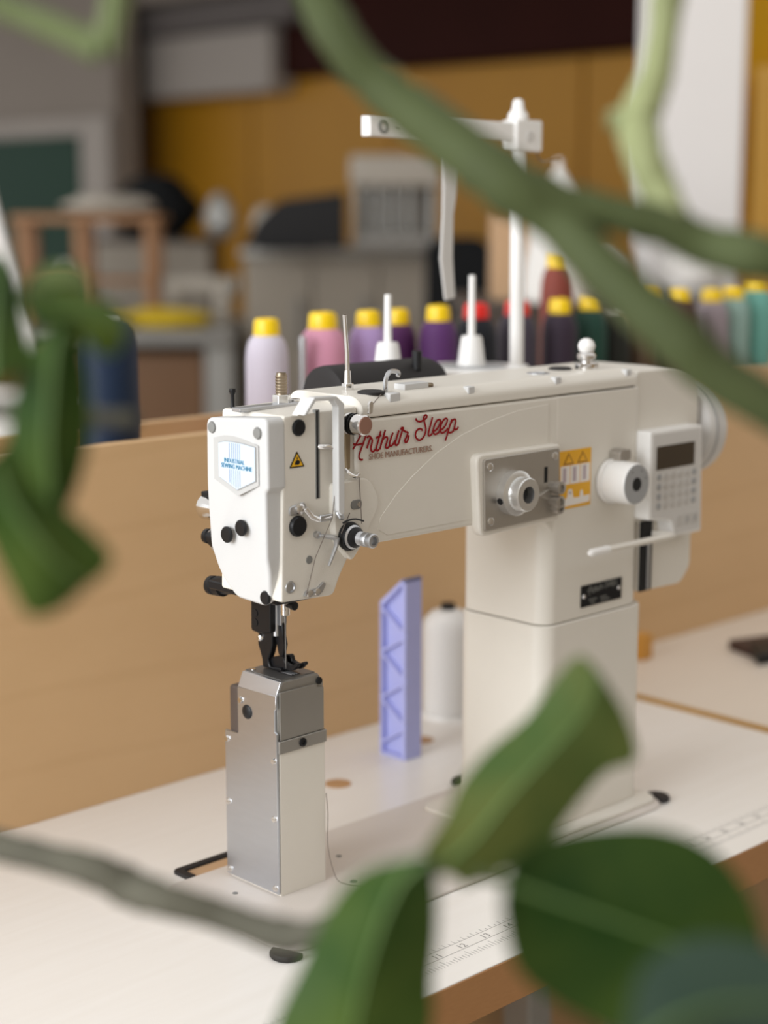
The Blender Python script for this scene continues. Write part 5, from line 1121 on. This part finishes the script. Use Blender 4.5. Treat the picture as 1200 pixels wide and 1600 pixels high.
PR = thing('branching_shrub', 'thick bare olive green branches crossing the top right foreground', 'plant', (0.102, -0.90, FZ))
branch(PR, 'upper', 'bark_green'); branch(PR, 'cross', 'bark_green'); branch(PR, 'pale', 'bark_pale'); branch(PR, 'stub', 'bark_pale', 'bud')
e1 = BRANCH['upper'][-1]; e2 = BRANCH['cross'][-1]
tx, ty = 0.102, -0.90
obj('trunk', tube(B(), [(tx, ty, FZ + 0.16), (tx + .01, ty, -0.3), (tx - 0.005, ty + 0.01, 0.2), (tx, ty, 0.5)], [0.018, 0.016, 0.013, 0.010], 12, k=4), 'bark_green', PR, sharp=80, wn=False)
obj('branch', tube(B(), [e1[:3], (0.02, -0.80, 0.30), (tx - 0.004, ty, 0.10)], [e1[3], 0.0095, 0.010], 10, k=4), 'bark_green', PR, sharp=80, wn=False)
obj('branch', tube(B(), [e2[:3], (0.05, -0.84, 0.38), (tx - 0.002, ty + 0.005, 0.28)], [e2[3], 0.009, 0.010], 10, k=4), 'bark_green', PR, sharp=80, wn=False)
PL = thing('leafy_shrub', 'green leafy plant with grey twig in the left and bottom foreground', 'plant', (-0.72, -0.30, FZ))
branch(PL, 'twig', 'bark_grey', 'twig'); branch(PL, 'side', 'bark_grey', 'twig'); branch(PL, 'top_a', 'bark_moss'); branch(PL, 'top_b', 'bark_moss')
branch(PL, 'stem_h', 'bark_green', 'stem'); branch(PL, 'stem_l', 'bark_green', 'stem')
for key, m in (('a', 'leaf_dark'), ('b', 'leaf_pale'), ('c', 'leaf_fresh'), ('c2', 'leaf_pale'), ('d', 'leaf_dark'), ('e', 'leaf_mid'), ('dry', 'leaf_dry'), ('dry2', 'leaf_dry'), ('f', 'leaf_olive'), ('g', 'leaf_mid'), ('h', 'leaf_dark'), ('i', 'leaf_grey')):
    leaf(PL, key, m)
gx, gy = -0.72, -0.30
obj('trunk', tube(B(), [(gx, gy, FZ + 0.16), (gx - .01, gy, -0.3), (gx + 0.01, gy + 0.01, 0.2), (gx, gy, 0.72)], [0.016, 0.014, 0.011, 0.008], 12, k=4), 'bark_grey', PL, sharp=80, wn=False)
for key, z in (('twig', 0.10), ('side', 0.38), ('top_a', 0.66), ('top_b', 0.70)):
    e = BRANCH[key][0]
    obj('branch', tube(B(), [e[:3], ((e[0] + gx) / 2, (e[1] + gy) / 2, (e[2] + z) / 2 + .01), (gx, gy, z)], [e[3], 0.008, 0.008], 10, k=4), 'bark_grey', PL, sharp=80, wn=False)
for P_, x, y in ((PR, tx, ty), (PL, gx, gy)):
    obj('pot', lathe(B(), (x, y, FZ), (0, 0, 1), [(0.085, 0), (0.115, 0.16), (0.125, 0.165), (0.125, 0.19), (0.112, 0.19), (0.108, 0.165), (0, 0.165)], 36), 'terracotta', P_)
    obj('soil', lathe(B(), (x, y, FZ + 0.166), (0, 0, 1), [(0.107, 0), (0.107, 0.004), (0.05, 0.012), (0, 0.013)], 28), 'soil', P_)
